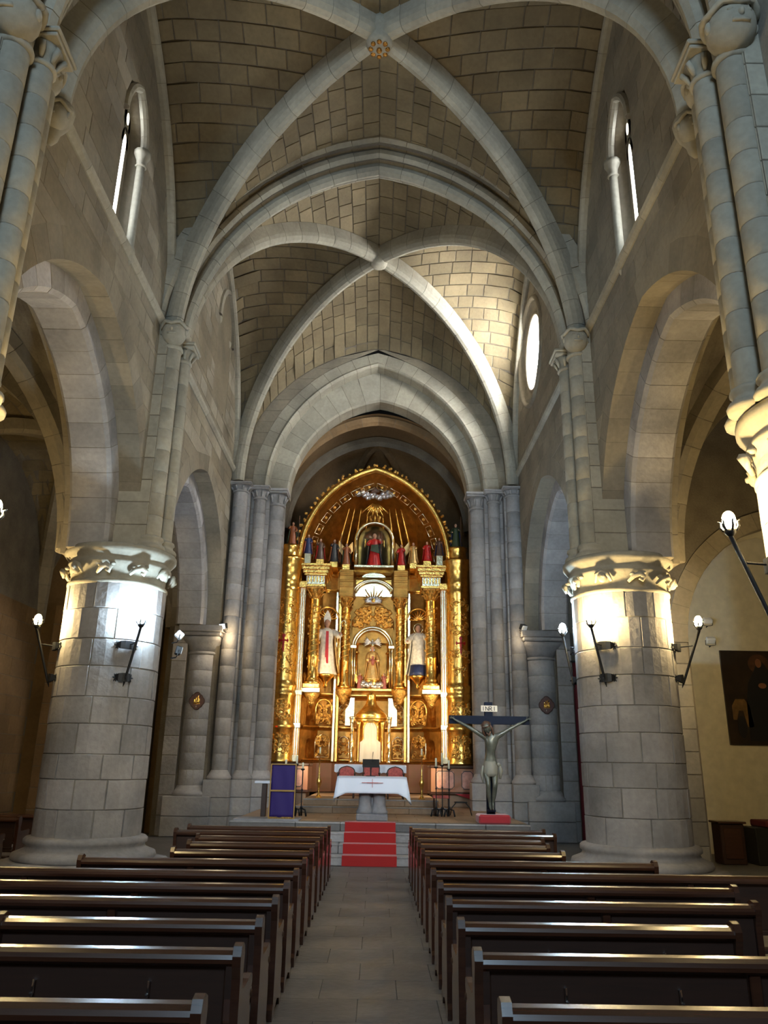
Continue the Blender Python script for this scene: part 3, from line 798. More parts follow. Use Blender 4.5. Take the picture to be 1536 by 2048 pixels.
# ------------------------------------------------------------------ chancel arch, its wall and shaft clusters
TY = 20.2
bay = BAYS[2]
def web_at_end(x):
    g, _ = pointed(bay.W, bay.A[1] - ZS); return ZS + g(x)
tw = MB(); g3, g3i = pointed(3.45, 4.42)
seg = []; lv = [8.9 + .35 * i for i in range(14)]; lv = [z for z in lv if z < 13.35] + [13.4]
gw, gwi = pointed(3.9, bay.A[1] - ZS)
for k in range(len(lv) - 1):
    za, zb = lv[k], lv[k + 1]
    oa_, ob_ = (3.9 if za <= ZS else gwi(za - ZS)), (3.9 if zb <= ZS else gwi(zb - ZS)); ia, ib = g3i(za - 8.9), g3i(zb - 8.9)
    for s in (-1, 1):
        seg.append((za, zb, *sorted((s * ia, s * oa_)), *sorted((s * ib, s * ob_))))
for za, zb, a0, a1, b0, b1 in seg: tw.add(([(a0, TY, za), (a1, TY, za), (b1, TY, zb), (b0, TY, zb)], [(0, 1, 2, 3)]))
two = tw.build('wall_chancel', M_WALL, None, 'structure'); two['label'] = 'wall over the chancel arch under the far vault'
bl = Blocks(two, M_WALL)
for za, zb, a0, a1, b0, b1 in seg:
    if a1 - a0 > .06 or b1 - b0 > .06: bl.add(stone4([(a0, TY, za), (a1, TY, za), (b1, TY, zb), (b0, TY, zb)], (0, -1, 0), .01))
bl.done()
arch('chancel_arch', arch_path(3.02, 3.93, 18), (0, TY), (1, 0), (0, 1), [(.02, -.06), (.06, -.10), (.12, -.06), (.44, -.02), (.44, .42), (0, .42), (0, -.02)], .42, M_RIB, 'outer order of the pointed chancel arch', z=8.9, core=.985)
arch('chancel_arch', arch_path(2.55, 3.0, 18), (.08, TY), (1, 0), (0, 1), [(0, .42), (.05, .36), (.95, .36), (.95, 1.0), (.05, 1.0), (0, .94)], .42, M_RIB, 'inner order of the pointed chancel arch', z=8.9, core=.985)
for sx in (-1, 1):
    side = 'left' if sx < 0 else 'right'; dx = -.04 if sx < 0 else .14
    # solid jamb behind the shafts, stepped in plan
    pl = [(3.95, 19.85), (3.88, 20.05), (3.42, 20.05), (3.42, 20.3), (2.90, 20.3), (2.90, 20.62), (2.58, 20.62), (2.58, 21.3), (5.2, 21.3), (5.2, 19.85)]
    j = st(one('chancel_pier', extrude([(x * sx + dx, y, 0) for x, y in pl], (0, 0, 8.86)), M_MORT), f'{side} stepped pier of the chancel arch')
    b = Blocks(j, M_PIER); z = .02; k = 0
    faces = [((3.88, 20.05), (3.42, 20.05), (0, -1)), ((3.42, 20.05), (3.42, 20.3), (-1, 0)), ((3.42, 20.3), (2.90, 20.3), (0, -1)), ((2.90, 20.3), (2.90, 20.62), (-1, 0)), ((2.90, 20.62), (2.58, 20.62), (0, -1)), ((2.58, 20.62), (2.58, 21.3), (-1, 0))]
    while z < 8.8:
        h = min(.44, 8.86 - z)
        for p, q, n_ in faces:
            b.add(stone4([(p[0] * sx + dx, p[1], z), (q[0] * sx + dx, q[1], z), (q[0] * sx + dx, q[1], z + h), (p[0] * sx + dx, p[1], z + h)], (n_[0] * sx, n_[1], 0), .006, .010))
        z += h; k += 1
    b.done()
    for i, (x, y, r, top) in enumerate(((3.66, 19.98, .20, 8.72), (3.16, 20.24, .165, 8.62), (2.74, 20.52, .22, 8.5))):
        t = shaft('chancel_shaft', x * sx + dx, y, r, 1.45, top, M_PIER, 1, label=f'{side} chancel shaft, {("outermost", "middle slim", "innermost thick")[i]} of its three')
        capital_small(t, r, top, 8.98 - top, M_PIER)
        one('base_moulding', lathe([(r + .10, 1.28), (r + .11, 1.34), (r + .06, 1.40), (r + .04, 1.44), (r, 1.5)], 18), M_PIER, t, True)
        q = r + .12
        for a, c_ in ((0, .45), (.452, .87), (.872, 1.28)): one('plinth_block', cbox(-q, q, -q, .2, a + .003, c_ - .003, .012), M_PIER, t)
    # respond of the arcade: half column with a flared square capital
    x = 4.36 if sx < 0 else 4.36
    t = shaft('arcade_respond', x * sx + (.0 if sx < 0 else .0), 20.05, .37, 1.1, 4.28, M_PIER, 1, label=f'{side} half-round respond of the arcade beside the chancel')
    one('base_moulding', lathe([(.52, .9), (.53, .97), (.47, 1.03), (.42, 1.08), (.37, 1.14)], 24), M_PIER, t, True)
    for a, c_ in ((0, .45), (.452, .9)): one('plinth_block', cbox(-.56, .56, -.56, .4, a + .003, c_ - .003, .015), M_PIER, t)
    mb = MB(); mb.add(lathe([(.37, 4.28), (.40, 4.30), (.40, 4.34), (.37, 4.36)], 24), True)
    rings = []
    for z_, q, e in ((4.36, .37, 0), (4.5, .40, .3), (4.62, .45, .8), (4.72, .47, 1)):
        ring = []
        for a in range(24):
            an = 2 * PI * a / 24; c_, s_ = math.cos(an), math.sin(an); sq = 1 / max(abs(c_), abs(s_)); k = 1 + (sq - 1) * e; ring.append((q * k * c_, q * k * s_, z_))
        rings.append(ring)
    mb.add(sweep(rings), True); mb.add(cbox(-.52, .52, -.52, .4, 4.74, 4.84, .03)); mb.add(cbox(-.56, .56, -.56, .4, 4.84, 5.0, .015)); mb.build('capital', M_PIER, t)
    # flat pilaster on the aisle side
    pw = st(one('respond_pilaster', box(min(4.7 * sx, 5.08 * sx), max(4.7 * sx, 5.08 * sx), 19.7, 20.4, 0, 5.0), M_MORT), f'{side} flat pilaster beside the arcade respond')
    z = .01
    while z < 4.95:
        one('stone_block', stone4([(4.7 * sx, 19.7, z), (5.08 * sx, 19.7, z), (5.08 * sx, 19.7, min(z + .45, 5)), (4.7 * sx, 19.7, min(z + .45, 5))], (0, -1, 0), .008), M_PIER, pw); z += .455
    st(one('wall_end_' + side, box(min(3.9 * sx, 9.0 * sx), max(3.9 * sx, 9.0 * sx), 20.41, 20.8, 0, 9.8), M_APSE))
    # wall above respond between arcade arch and chancel wall
    st(one('respond_wall', box(min(WX * sx, 5.4 * sx), max(WX * sx, 5.4 * sx), 19.98, 20.4, 5.0, 9.3), M_WALL))

# ------------------------------------------------------------------ apse
ap = MB()
N_ = 22
def apse_ring(y, a, h, zs=8.6, n=N_): return [(x + .05, y, zs + z) for x, z, _, _ in arch_path(a, h, n)]
rings = [apse_ring(21.1, 2.95, 3.15), apse_ring(22.9, 2.95, 3.15)]
for i in list(range(1, 8)) + [7.6, 7.97]:
    t = i / 8 * PI / 2; rings.append(apse_ring(22.9 + 2.3 * math.sin(t), 2.95 * math.cos(t), 3.15 * math.cos(t)))
ap.add(sweep(rings, False, False), True)
apo = ap.build('ceiling_apse', M_APSE, None, 'structure'); apo['label'] = 'brown stone half-dome over the altarpiece'
# curved apse wall in masonry
aw = MB(); pts = [(-2.95, 21.2), (-2.95, 22.9)] + [(-2.95 * math.cos(t), 22.9 + 2.3 * math.sin(t)) for t in [PI * i / 14 for i in range(1, 14)]] + [(2.95, 22.9), (2.95, 21.2)]
aw.add(([(x + .05, y, z) for z in (0, 8.7) for x, y in pts], [(i, i + 1, len(pts) + i + 1, len(pts) + i) for i in range(len(pts) - 1)]))
awo = aw.build('wall_apse', M_MORT, None, 'structure'); awo['label'] = 'curved stone wall behind the altarpiece'
bl = Blocks(awo, M_APSE)
for k in range(11):
    za = 4.0 + .43 * k
    for i in range(len(pts) - 1):
        p, q = pts[i], pts[i + 1]; nn = V((q[1] - p[1], -(q[0] - p[0]), 0)).normalized(); m_ = V((0, 22, 0)) - V((p[0], p[1], 0))
        if nn.dot(m_) < 0: nn = -nn
        bl.add(stone4([(p[0] + .05, p[1], za), (q[0] + .05, q[1], za), (q[0] + .05, q[1], za + .43), (p[0] + .05, p[1], za + .43)], nn, .01))
bl.done()
arch('apse_rib', arch_path(2.80, 2.95, 16), (.05, 21.35), (1, 0), (0, 1), [(0, -.10), (.16, -.12), (.16, .12), (0, .10), (-.08, 0)], .5, M_APSE, 'brown rib of the apse vault in front', z=8.6)
arch('apse_rib', arch_path(2.80, 2.95, 16), (.05, 22.9), (1, 0), (0, 1), [(0, -.14), (.16, -.16), (.16, .16), (0, .14), (-.10, 0)], .5, M_MORT, 'dark rib at the mouth of the apse half-dome', z=8.6)
# ribs of the half-dome
for a in (-.55, .55):
    P = [(x, z) for x, z in [(2.1 * math.sin(PI / 2 * i / 12) , 3.0 * math.cos(PI / 2 * i / 12)) for i in range(13)]]
    Q = [(x, z, 0, 1) for x, z in P]
    arch('apse_rib', Q, (.05, 22.95), (math.sin(a), math.cos(a)), (math.cos(a), -math.sin(a)), [(-.12, -.08), (.05, -.1), (.05, .1), (-.12, .08)], .5, M_APSE, f'thin rib climbing the half-dome on the {"left" if a < 0 else "right"}', z=8.6)

# ------------------------------------------------------------------ side aisles
CHY = 14.66
AX0, AX1 = 5.35, 8.75; AC = 6.98
def aisle_vault(sx, y0, y1, blocks):
    yc, L, W = (y0 + y1) / 2, (y1 - y0) / 2, (AX1 - AX0) / 2 + .1; zs, K = 5.1, 8.9; xc = (AX0 + AX1) / 2 * sx
    out = []
    for which in ('far', 'near', 'out', 'in'):
        if which in ('far', 'near'):
            sg = 1 if which == 'far' else -1; Lp, Wq = L, W; Mw = lambda p, q, z, sg=sg: V((xc + q, yc + sg * p, z)); A = 8.75
        else:
            sg = sx if which == 'out' else -sx; Lp, Wq = W, L; Mw = lambda p, q, z, sg=sg: V((xc + sg * p, yc + q, z)); A = 8.9
        g, _ = pointed(Wq, A - zs)
        def H(p, q, g=g, Lp=Lp, Wq=Wq, A=A):
            t = min(1, max(1e-4, p / Lp)); return zs + (K - zs) * math.sqrt(max(0, 1 - t * t)) + g(min(abs(q), Wq * t)) - g(Wq * t)
        mb = MB(); n, m = 8, 7
        for sgn in (-1, 1):
            P = [[Mw(Lp * i / n, sgn * Wq * (i / n) * (1 - (1 - j / m) ** 1.7), H(Lp * i / n, Wq * (i / n) * (1 - (1 - j / m) ** 1.7))) for j in range(m + 1)] for i in range(n + 1)]
            mb.add(([tuple(p) for r in P for p in r], [(i * (m + 1) + j, i * (m + 1) + j + 1, (i + 1) * (m + 1) + j + 1, (i + 1) * (m + 1) + j) for i in range(n) for j in range(m)]))
        o = mb.build('ceiling_aisle', M_MORT, None, 'structure')
        if not blocks or which == 'in': continue
        bl = Blocks(o, M_VAULT); pts = arch_path(Wq, A - zs, 20); pts = pts[len(pts) // 2:]; Lt, nc, at = resample(pts, .4)
        for sgn in (-1, 1):
            for k in range(nc):
                q0, q1 = sorted((at(Lt * k / nc)[0], at(Lt * (k + 1) / nc)[0])); d0, d1 = Lp * q0 / Wq, Lp * q1 / Wq
                if q1 - q0 < .004: continue
                cuts = []; c = d1 + RN.uniform(.2, .6)
                while c < Lp - .15: cuts.append(c); c += RN.uniform(.5, .9)
                bd = [(d0, d1)] + [(c, c) for c in cuts] + [(Lp, Lp)]
                for i in range(len(bd) - 1):
                    (a0, a1), (b0, b1) = bd[i], bd[i + 1]
                    C = [Mw(a0, sgn * q0, H(a0, q0)), Mw(a1, sgn * q1, H(a1, q1)), Mw(b1, sgn * q1, H(b1, q1)), Mw(b0, sgn * q0, H(b0, q0))]
                    nn = (C[1] - C[0]).cross(C[2] - C[0]) + (C[2] - C[0]).cross(C[3] - C[0])
                    if nn.length < 1e-6: continue
                    nn.normalize()
                    if nn.dot(V((xc, yc, 5.5)) - sum(C, V()) / 4) < 0: nn = -nn
                    bl.add(stone4(C, nn, .012, .02, .03), 1)
        bl.done()
    for a in (-1, 1):
        for c in (-1, 1):
            dx, dy = a * W * .97, c * L * .97; D = math.hypot(dx, dy); Q = []
            P = [(D * math.sin(PI / 2 * i / 14), zs + (K - .25 - zs) * math.cos(PI / 2 * i / 14)) for i in range(15)]
            for i, (x, z) in enumerate(P):
                p, q = P[max(0, i - 1)], P[min(14, i + 1)]; l = math.hypot(q[0] - p[0], q[1] - p[1]); Q.append((x, z, -(q[1] - p[1]) / l, (q[0] - p[0]) / l))
            arch('aisle_rib', Q, (xc, yc), (dx / D, dy / D), (dy / D, -dx / D), [(-.06, -.12), (.02, -.19), (.25, -.19), (.25, .19), (.02, .19), (-.06, .12)], .5, M_WALL, f'heavy diagonal rib of the {"left" if sx < 0 else "right"} aisle vault')

for sx in (-1, 1):
    side = 'left' if sx < 0 else 'right'
    aisle_vault(sx, .2, Y0, False); aisle_vault(sx, Y0, Y1, True)
    if sx < 0: aisle_vault(sx, Y1, 20.2, True)
    ys = (-.2, Y0, Y1)
    for y in ys:
        nm = {-.2: 'nearest', Y0: 'near', Y1: 'far'}[y]
        arch('aisle_arch', arch_path(1.75, 3.25, 12), (AC * sx, y), (1, 0), (0, 1), [(0, -.30), (.40, -.30), (.40, .30), (0, .30)], .45, M_WALL, f'{nm} pointed arch across the {side} aisle, inner order', z=5.06, core=.985)
        arch('aisle_arch', arch_path(2.15, 3.6, 12), (AC * sx, y), (1, 0), (0, 1), [(0, -.52), (.36, -.52), (.36, .52), (0, .52)], .45, M_WALL, f'{nm} pointed arch across the {side} aisle, outer order', z=5.06, core=.985)
    # outer wall with responds
    o = st(one('wall_outer_' + side, box(min(8.8 * sx, 9.2 * sx), max(8.8 * sx, 9.2 * sx), -7, 20.6 if sx < 0 else CHY, 0, 9.8), M_MORT))
    b = Blocks(o, M_APSE if sx < 0 else M_WALL); z = 0; k = 0
    while z < 5.0:
        y = 8.0 + (k % 2) * .4
        while y < (20.2 if sx < 0 else 13.8):
            b.add(stone4([(8.8 * sx, y, z), (8.8 * sx, y + .85, z), (8.8 * sx, y + .85, z + .45), (8.8 * sx, y, z + .45)], (-sx, 0, 0), .01)); y += .85
        z += .45; k += 1
    b.done()
    for y in (Y0, Y1):
        q = st(one('aisle_respond', box(min(8.35 * sx, 8.85 * sx), max(8.35 * sx, 8.85 * sx), y - .45, y + .45, 0, 5.0), M_MORT), f'{"near" if y == Y0 else "far"} flat respond on the outer wall of the {side} aisle')
        z = .01; 
        while z < 4.9:
            one('stone_block', stone4([(8.35 * sx, y - .45, z), (8.85 * sx, y - .45, z), (8.85 * sx, y - .45, z + .44), (8.35 * sx, y - .45, z + .44)], (0, -1, 0), .008), M_WALL, q)
            one('stone_block', stone4([(8.35 * sx, y - .45, z), (8.35 * sx, y + .45, z), (8.35 * sx, y + .45, z + .44), (8.35 * sx, y - .45, z + .44)], (-sx, 0, 0), .008), M_WALL, q); z += .445
        one('respond_shaft', lathe([(.16, 0), (.20, .1), (.14, .25), (.14, 4.6), (.2, 4.8), (.24, 5.0)], 14), M_WALL, q, True, loc=(8.3 * sx, y, 0))
    one('impost', cbox(min(8.25 * sx, 8.9 * sx), max(8.25 * sx, 8.9 * sx), Y1 - .55, Y1 + .55, 5.0, 5.15, .02), M_WALL, q)
# left: inner responds against the far wall of the aisle
for x in (-8.2, -6.9, -5.7):
    q = st(one('wall_strip', box(x - .18, x + .18, 20.15, 20.45, 0, 5.2), M_MORT), f'thin stone strip on the end wall of the left aisle')
    z = .01
    while z < 5.1: one('stone_block', stone4([(x - .18, 20.15, z), (x + .18, 20.15, z), (x + .18, 20.15, z + .5), (x - .18, 20.15, z + .5)], (0, -1, 0), .01), M_APSE, q); z += .505
# right: chapel wall with an arch lined in plaster, and the end wall with the painting
CX, CY = 8.05, 14.7
cw = MB(); gc, gci = pointed(1.95, 2.35); zz = [0, 1, 2, 3, 4.0] + [4.0 + 2.35 * i / 10 for i in range(1, 11)] + [8.9]
for i in range(len(zz) - 1):
    za, zb = zz[i], zz[i + 1]; wa = 1.95 if za <= 4.0 else gci(za - 4.0); wb = 1.95 if zb <= 4.0 else gci(zb - 4.0)
    if zb > 6.36: wb = 0
    for a, c, d, e in ((4.95, CX - wa, 4.95, CX - wb), (CX + wa, 10.6, CX + wb, 10.6)):
        cw.add(([(a, CY, za), (c, CY, za), (e, CY, zb), (d, CY, zb)], [(0, 1, 2, 3)]))
cwo = cw.build('wall_chapel', M_MORT, None, 'structure'); cwo['label'] = 'stone wall with the arch into the plastered side chapel'
b = Blocks(cwo, M_WALL); z = 0; k = 0
while z < 4.0:
    for xa, xb in (((5.0, 5.55), (5.55, 6.08)) if k % 2 else ((5.0, 5.8), (5.8, 6.08))): b.add(stone4([(xa, CY, z), (xb, CY, z), (xb, CY, z + .4), (xa, CY, z + .4)], (0, -1, 0), .012))
    z += .4; k += 1
b.done()
arch('chapel_arch', arch_path(1.97, 2.37, 14), (CX, CY), (1, 0), (0, 1), [(0, -.05), (.34, -.05), (.34, .15), (0, .15)], .34, M_WALL, 'stone arch ring around the plastered chapel opening', z=4.0, core=.985)
rv = MB(); R_ = [(x + CX, z) for x, z, _, _ in arch_path(1.95, 2.35, 14, 4.0)]
rv.add(sweep([[(x, CY + .02, z) for x, z in R_], [(x, CY + .75, z) for x, z in R_]], False, False), True)
rv.build('chapel_reveal', M_PLASTER, None, 'structure')
st(one('wall_chapel_end', box(4.9, 11.5, 17.6, 17.9, 0, 8), M_PLASTER), 'cream plastered end wall of the side chapel')
st(one('wall_chapel_side', box(6.0, 6.15, CY + .7, 17.7, 0, 4.0), M_PLASTER)); st(one('wall_chapel_side', box(11.3, 11.5, CY - .1, 17.7, 0, 8), M_PLASTER))
st(one('ceiling_chapel', box(4.9, 11.5, CY + .72, 17.9, 7.0, 7.2), M_PLASTER)); st(one('floor_chapel', box(9.0, 11.5, CY - .2, 17.9, -.3, 0), M_FLOOR))
st(one('wall_outer_return', box(9.0, 11.5, CY - .2, CY - .02, 0, 9), M_WALL))
# dark red curtain in the doorway behind the right pier
cu = MB(); n = 60
P = [(5.0 + 2.6 * i / n, 19.3 + .05 * math.sin(i * 1.3), 0) for i in range(n + 1)]
cu.add(([(x, y, z) for z in (0, 4.2) for x, y, _ in P] + [(x, y + .02, z) for z in (0, 4.2) for x, y, _ in P], [(i, i + 1, n + 2 + i, n + 1 + i) for i in range(n)] + [(2 * n + 2 + n + 1 + i, 2 * n + 3 + n + 1 + i - 0, 2 * n + 3 + i, 2 * n + 2 + i) for i in range(n)]), True)
c_ = thing('curtain', 'dark red curtain hanging in the right aisle behind the round pier', 'curtain', (0, 0, 0))
cu.build('drape', M_CURT, c_); one('curtain_rod', tube([(4.95, 19.3, 4.2), (8.85, 19.3, 4.2)], .025, 8), M_IRON, c_)

# west end behind the camera, with the rose window and the open door letting in daylight
st(one('wall_west', box(-9.2, 9.2, -7.3, -7.0, 0, 15), M_WALL))
for sx in (-1, 1):
    st(one('wall_nave_west', box(min(WX * sx, 4.4 * sx), max(WX * sx, 4.4 * sx), -7, -.2, 0, 15), M_WALL))
    st(one('wall_gallery', box(min(4.4 * sx, 9.2 * sx), max(4.4 * sx, 9.2 * sx), -1.2, -1.0, 0, 10), M_WALL))
st(one('ceiling_west', box(-4.4, 4.4, -7.2, -.2, 14.2, 14.5), M_VAULT))
w5 = one('window_5', extrude([(1.9 * math.cos(2 * PI * i / 32), -6.98, 10.0 + 1.9 * math.sin(2 * PI * i / 32)) for i in range(32)], (0, .02, 0)), M_ROSE, None, kind='structure')
w5['label'] = 'west rose window behind the camera'
d1 = one('door_1', cbox(-1.1, 1.1, -7.0, -6.93, .0, 3.4, .02), M_WOOD2, None, kind='structure'); d1['label'] = 'closed west door behind the camera'
# roof over everything so no sky leaks in
st(one('ceiling_roof', box(-11.6, 11.6, -7.3, 27, 15.0, 15.2), M_MORT))
for sx in (-1, 1): st(one('wall_attic', box(min(4.3 * sx, 4.5 * sx), max(4.3 * sx, 4.5 * sx), -.5, 21, 9.4, 15), M_MORT))
st(one('wall_east', box(-9.2, 9.2, 26.8, 27, 0, 15), M_MORT))
st(one('wall_outer_chapel', box(11.5, 11.6, CY - .2, 27, 0, 15), M_MORT))
for sx in (-1, 1): st(one('wall_apse_outer', box(min(3.2 * sx, 9.2 * sx), max(3.2 * sx, 11.6 * sx), 21.4, 21.6, 0, 15), M_MORT))

# ------------------------------------------------------------------ pews
def pew(sx, xe, y, L, label, group):
    """xe: aisle end, the pew runs L outwards to the side sx"""
    t = thing('church_pew', label, 'pew', (xe, y, 0), 0, group)
    H = .755
    def X(a, b): return (min(a * sx, b * sx), max(a * sx, b * sx))
    # glossy rounded top rail
    prof = [(-.030, .680), (-.048, .695), (-.050, .715), (-.040, .735), (-.012, .752), (.03, .757), (.058, .745), (.066, .72), (.05, .682)]
    xa, xb = X(.035, L)
    one('top_rail', sweep([[(x, p, z) for p, z in prof] for x in (xa, xb)]), M_WOOD, t)
    n = max(1, round((L - .05) / 1.32)); bw = (L - .05) / n
    for i in range(n):
        a, b = .05 + bw * i, .05 + bw * (i + 1)
        u, v = X(a + .035, b - .035); one('back_panel', cbox(u, v, .0, .022, .30, .695, .006), M_WOOD2, t)
        u, v = X(a + .03, b - .03); one('lower_rail', cbox(u, v, -.012, .034, .262, .302, .006), M_WOOD2, t)
        if i: u, v = X(a - .03, a + .03); one('post', cbox(u, v, -.02, .035, .0, .70, .006), M_WOOD, t)
        for f in (.30, .72):
            hx = (a + bw * f) * sx
            one('bag_hook', tube([(hx, 0, .60), (hx, -.018, .602), (hx, -.022, .575), (hx, -.02, .545), (hx, -.035, .535), (hx, -.042, .55)], .0085, 6), M_STEEL, t)
    u, v = X(.04, L - .01); one('seat', cbox(u, v, .03, .42, .385, .415, .008), M_WOOD, t)
    u, v = X(.06, L - .03); one('kneeler', cbox(u, v, -.20, -.07, .15, .185, .008), M_WOOD2, t)
    # scrolled end panels
    out = [(-.06, 0), (-.06, .07), (-.03, .10), (-.03, .62), (-.05, .68), (-.055, .73), (-.03, .775), (.02, .785), (.065, .765), (.08, .72), (.07, .66), (.055, .60), (.065, .56), (.12, .545), (.30, .55), (.38, .56), (.42, .545), (.43, .505), (.40, .475), (.37, .46), (.375, .40), (.40, .36), (.41, .25), (.40, .12), (.44, .08), (.45, 0), (.36, 0), (.33, .05), (.20, .08), (.07, .05), (.04, 0)]
    for e in (0, L - .045):
        u, v = X(e, e + .045)
        p = one('end_panel', extrude([(u, a, b) for a, b in out], (v - u, 0, 0)), M_WOOD, t)
        one('arm_knob', lathe([(.02, .43), (.03, .445), (.028, .47), (.02, .48)], 8, ((e + .022) * sx, .405, 0)), M_WOOD2, p, True)
    return t

ORD = ['first', 'second', 'third', 'fourth', 'fifth', 'sixth', 'seventh', 'eighth', 'ninth', 'tenth', 'eleventh', 'twelfth', 'thirteenth', 'fourteenth']
LY = [(2.75, 3.2), (3.64, 3.3), (4.60, 2.9), (5.38, 1.66), (6.18, 2.35), (6.90, 2.45), (7.68, 3.7), (8.55, 2.32), (9.42, 1.6), (10.28, 1.62), (11.12, 1.7), (11.96, 2.2), (12.80, 2.2)]
RY = [(2.75, 3.2), (3.66, 3.3), (4.58, 2.9), (5.42, 1.78), (6.26, 2.3), (7.05, 2.5), (7.86, 3.6), (8.75, 2.42), (9.62, 1.66), (10.45, 1.66), (11.2, 1.75), (12.05, 2.1), (12.82, 2.1)]
for i, (y, L) in enumerate(LY): pew(-1, -.53, y, L, f'dark wooden pew left of the aisle, {ORD[i]} row from the camera', 'pews left of the aisle')
for i, (y, L) in enumerate(RY): pew(1, .69, y, L, f'dark wooden pew right of the aisle, {ORD[i]} row from the camera', 'pews right of the aisle')
for i, y in enumerate((12.9, 13.8, 14.7)):
    pew(-1, -5.75, y, 2.2, f'dark wooden pew in the left side aisle, {ORD[i]} from the camera', 'pews in the left aisle')
# a further bench end and a white leaflet beside the right pews
lf = thing('leaflet', 'pale paper leaflet lying on the seat of a right-hand pew', 'paper', (2.15, 5.68, .417), .1)
one('sheet', cbox(-.10, .10, -.07, .07, 0, .004, .001), M_IVORY, lf)

# ------------------------------------------------------------------ red runner on the steps
rc = MB(); pts = []
for k in range(4):
    y0 = 14.64 + .32 * k + (.02 if k else 0) - .02
    pts += [(y0, .16 * k + (.004 if k else .0)), (y0, .16 * (k + 1) + .008)]
pts.append((15.93, PZ + .010)); th = .012
top = pts; n = len(top)
rings = []
for (y, z) in top: rings.append([(-.415, y, z), (.545, y, z), (.545, y + .008, z - .008), (-.415, y + .008, z - .008)])
for k in range(0): pass
r_ = one('red_runner', sweep([[(-.415 + (y - 14.64) * .005, y, z), (.545 - .01 * (y - 14.64), y, z), (.545, y + .01, z - .001), (-.415, y + .01, z - .001)] for y, z in top]), M_RED)
tag(r_, 'red carpet runner climbing the chancel steps in the middle', 'carpet')

# ------------------------------------------------------------------ free-standing altar
AY = 16.35
al = wthing('stone_altar', 'grey stone altar on a clustered pedestal at the top of the red steps', 'altar', (.07, AY, PZ))
mb = MB(); cx = .09
mb.add(cbox(cx - .31, cx + .31, AY - .30, AY + .30, PZ, PZ + .13, .02))
base = mb.build('base', M_GALTAR, al)
ps = MB()
for dx in (-.14, .14):
    for dy in (-.12, .12): ps.add(lathe([(.17, PZ + .13), (.17, PZ + .17), (.14, PZ + .22), (.125, PZ + .3), (.125, 1.22), (.15, 1.26)], 18, (cx + dx, AY + dy, 0)), True)
ps.add(box(cx - .13, cx + .13, AY - .12, AY + .12, PZ + .1, 1.26)); ps.build('pedestal', M_GALTAR, al)
one('table_slab', cbox(-.56, .72, AY - .36, AY + .36, 1.26, 1.44, .02), M_GALTAR, al)
# the linen: top, front fall and side falls hanging in points
def cloth():
    v = []; f = []; nx = 60
    def pt(x, y, z): v.append((x, y, z)); return len(v) - 1
    x0, x1, ya, yb, zt = -.59, .75, AY - .39, AY + .39, 1.455
    per = []; n1, n2 = 26, 14
    for i in range(n1): per.append((x0 + (x1 - x0) * i / n1, ya, 'f'))
    for i in range(n2): per.append((x1, ya + (yb - ya) * i / n2, 'r'))
    for i in range(n1): per.append((x1 - (x1 - x0) * i / n1, yb, 'b'))
    for i in range(n2): per.append((x0, yb - (yb - ya) * i / n2, 'l'))
    m = len(per); rows = []
    for j in range(9):
        u = j / 8; row = []
        for i, (x, y, s) in enumerate(per):
            drop = .30 if s in 'fb' else .40
            dcor = min(abs(x - x0) + abs(y - ya), abs(x - x1) + abs(y - ya)) 
            k = math.exp(-(dcor / .09) ** 2); drop += .10 * k
            out = .012 + .05 * u * (1 if s in 'lr' else .25) + .05 * k * u + .008 * math.sin(i * 1.1) * u
            dx = {'f': 0, 'b': 0, 'r': 1, 'l': -1}[s]; dy = {'f': -1, 'b': 1, 'r': 0, 'l': 0}[s]
            if k > .3: dx = -1 if x < 0 else 1; dx *= k
            row.append(pt(x + dx * out, y + dy * out * .6, zt - drop * u - .004 * (j > 0)))
        rows.append(row)
    for j in range(8):
        for i in range(m): f.append((rows[j][i], rows[j][(i + 1) % m], rows[j + 1][(i + 1) % m], rows[j + 1][i]))
    f.append(tuple(rows[0])); return v, f
tc_ = MB().add(cloth(), True).build('altar_cloth', M_CLOTH); tc_.data.polygons[-1].use_smooth = False
sol = tc_.modifiers.new('thick', 'SOLIDIFY'); sol.thickness = .006; sol.offset = 1
tag(tc_, 'white linen cloth with a thin red cross draped over the stone altar', 'altar cloth')
mb = MB(); cc = .09
mb.add(box(cc - .21, cc + .21, AY - .428, AY - .418, 1.343, 1.352)); mb.add(box(cc - .004, cc + .004, AY - .428, AY - .418, 1.26, 1.42))
mb.add(box(cc - .11, cc + .11, AY - .43, AY - .42, 1.341, 1.354))
mb.build('embroidered_cross', M_REDS, tc_)
# missal stand
ms = wthing('missal_stand', 'black missal stand with a slender microphone on the white altar', 'book stand', (.05, AY + .05, 1.46))
one('book_rest', extrude([(-.12, AY + .02, 1.63), (.22, AY + .02, 1.63), (.22, AY + .18, 1.76), (-.12, AY + .18, 1.76)], (0, -.02, .03)), M_BLACK, ms)
one('foot', tube([(.05, AY + .1, 1.46), (.05, AY + .1, 1.68)], .014, 8), M_IRON, ms); one('foot_plate', cbox(-.05, .15, AY + .0, AY + .2, 1.458, 1.472, .004), M_IRON, ms)
one('microphone', tube([(.07, AY + .14, 1.60), (.08, AY + .08, 1.80), (.09, AY + .02, 1.93)], [.004, .004, .007], 6), M_BLACK, ms)

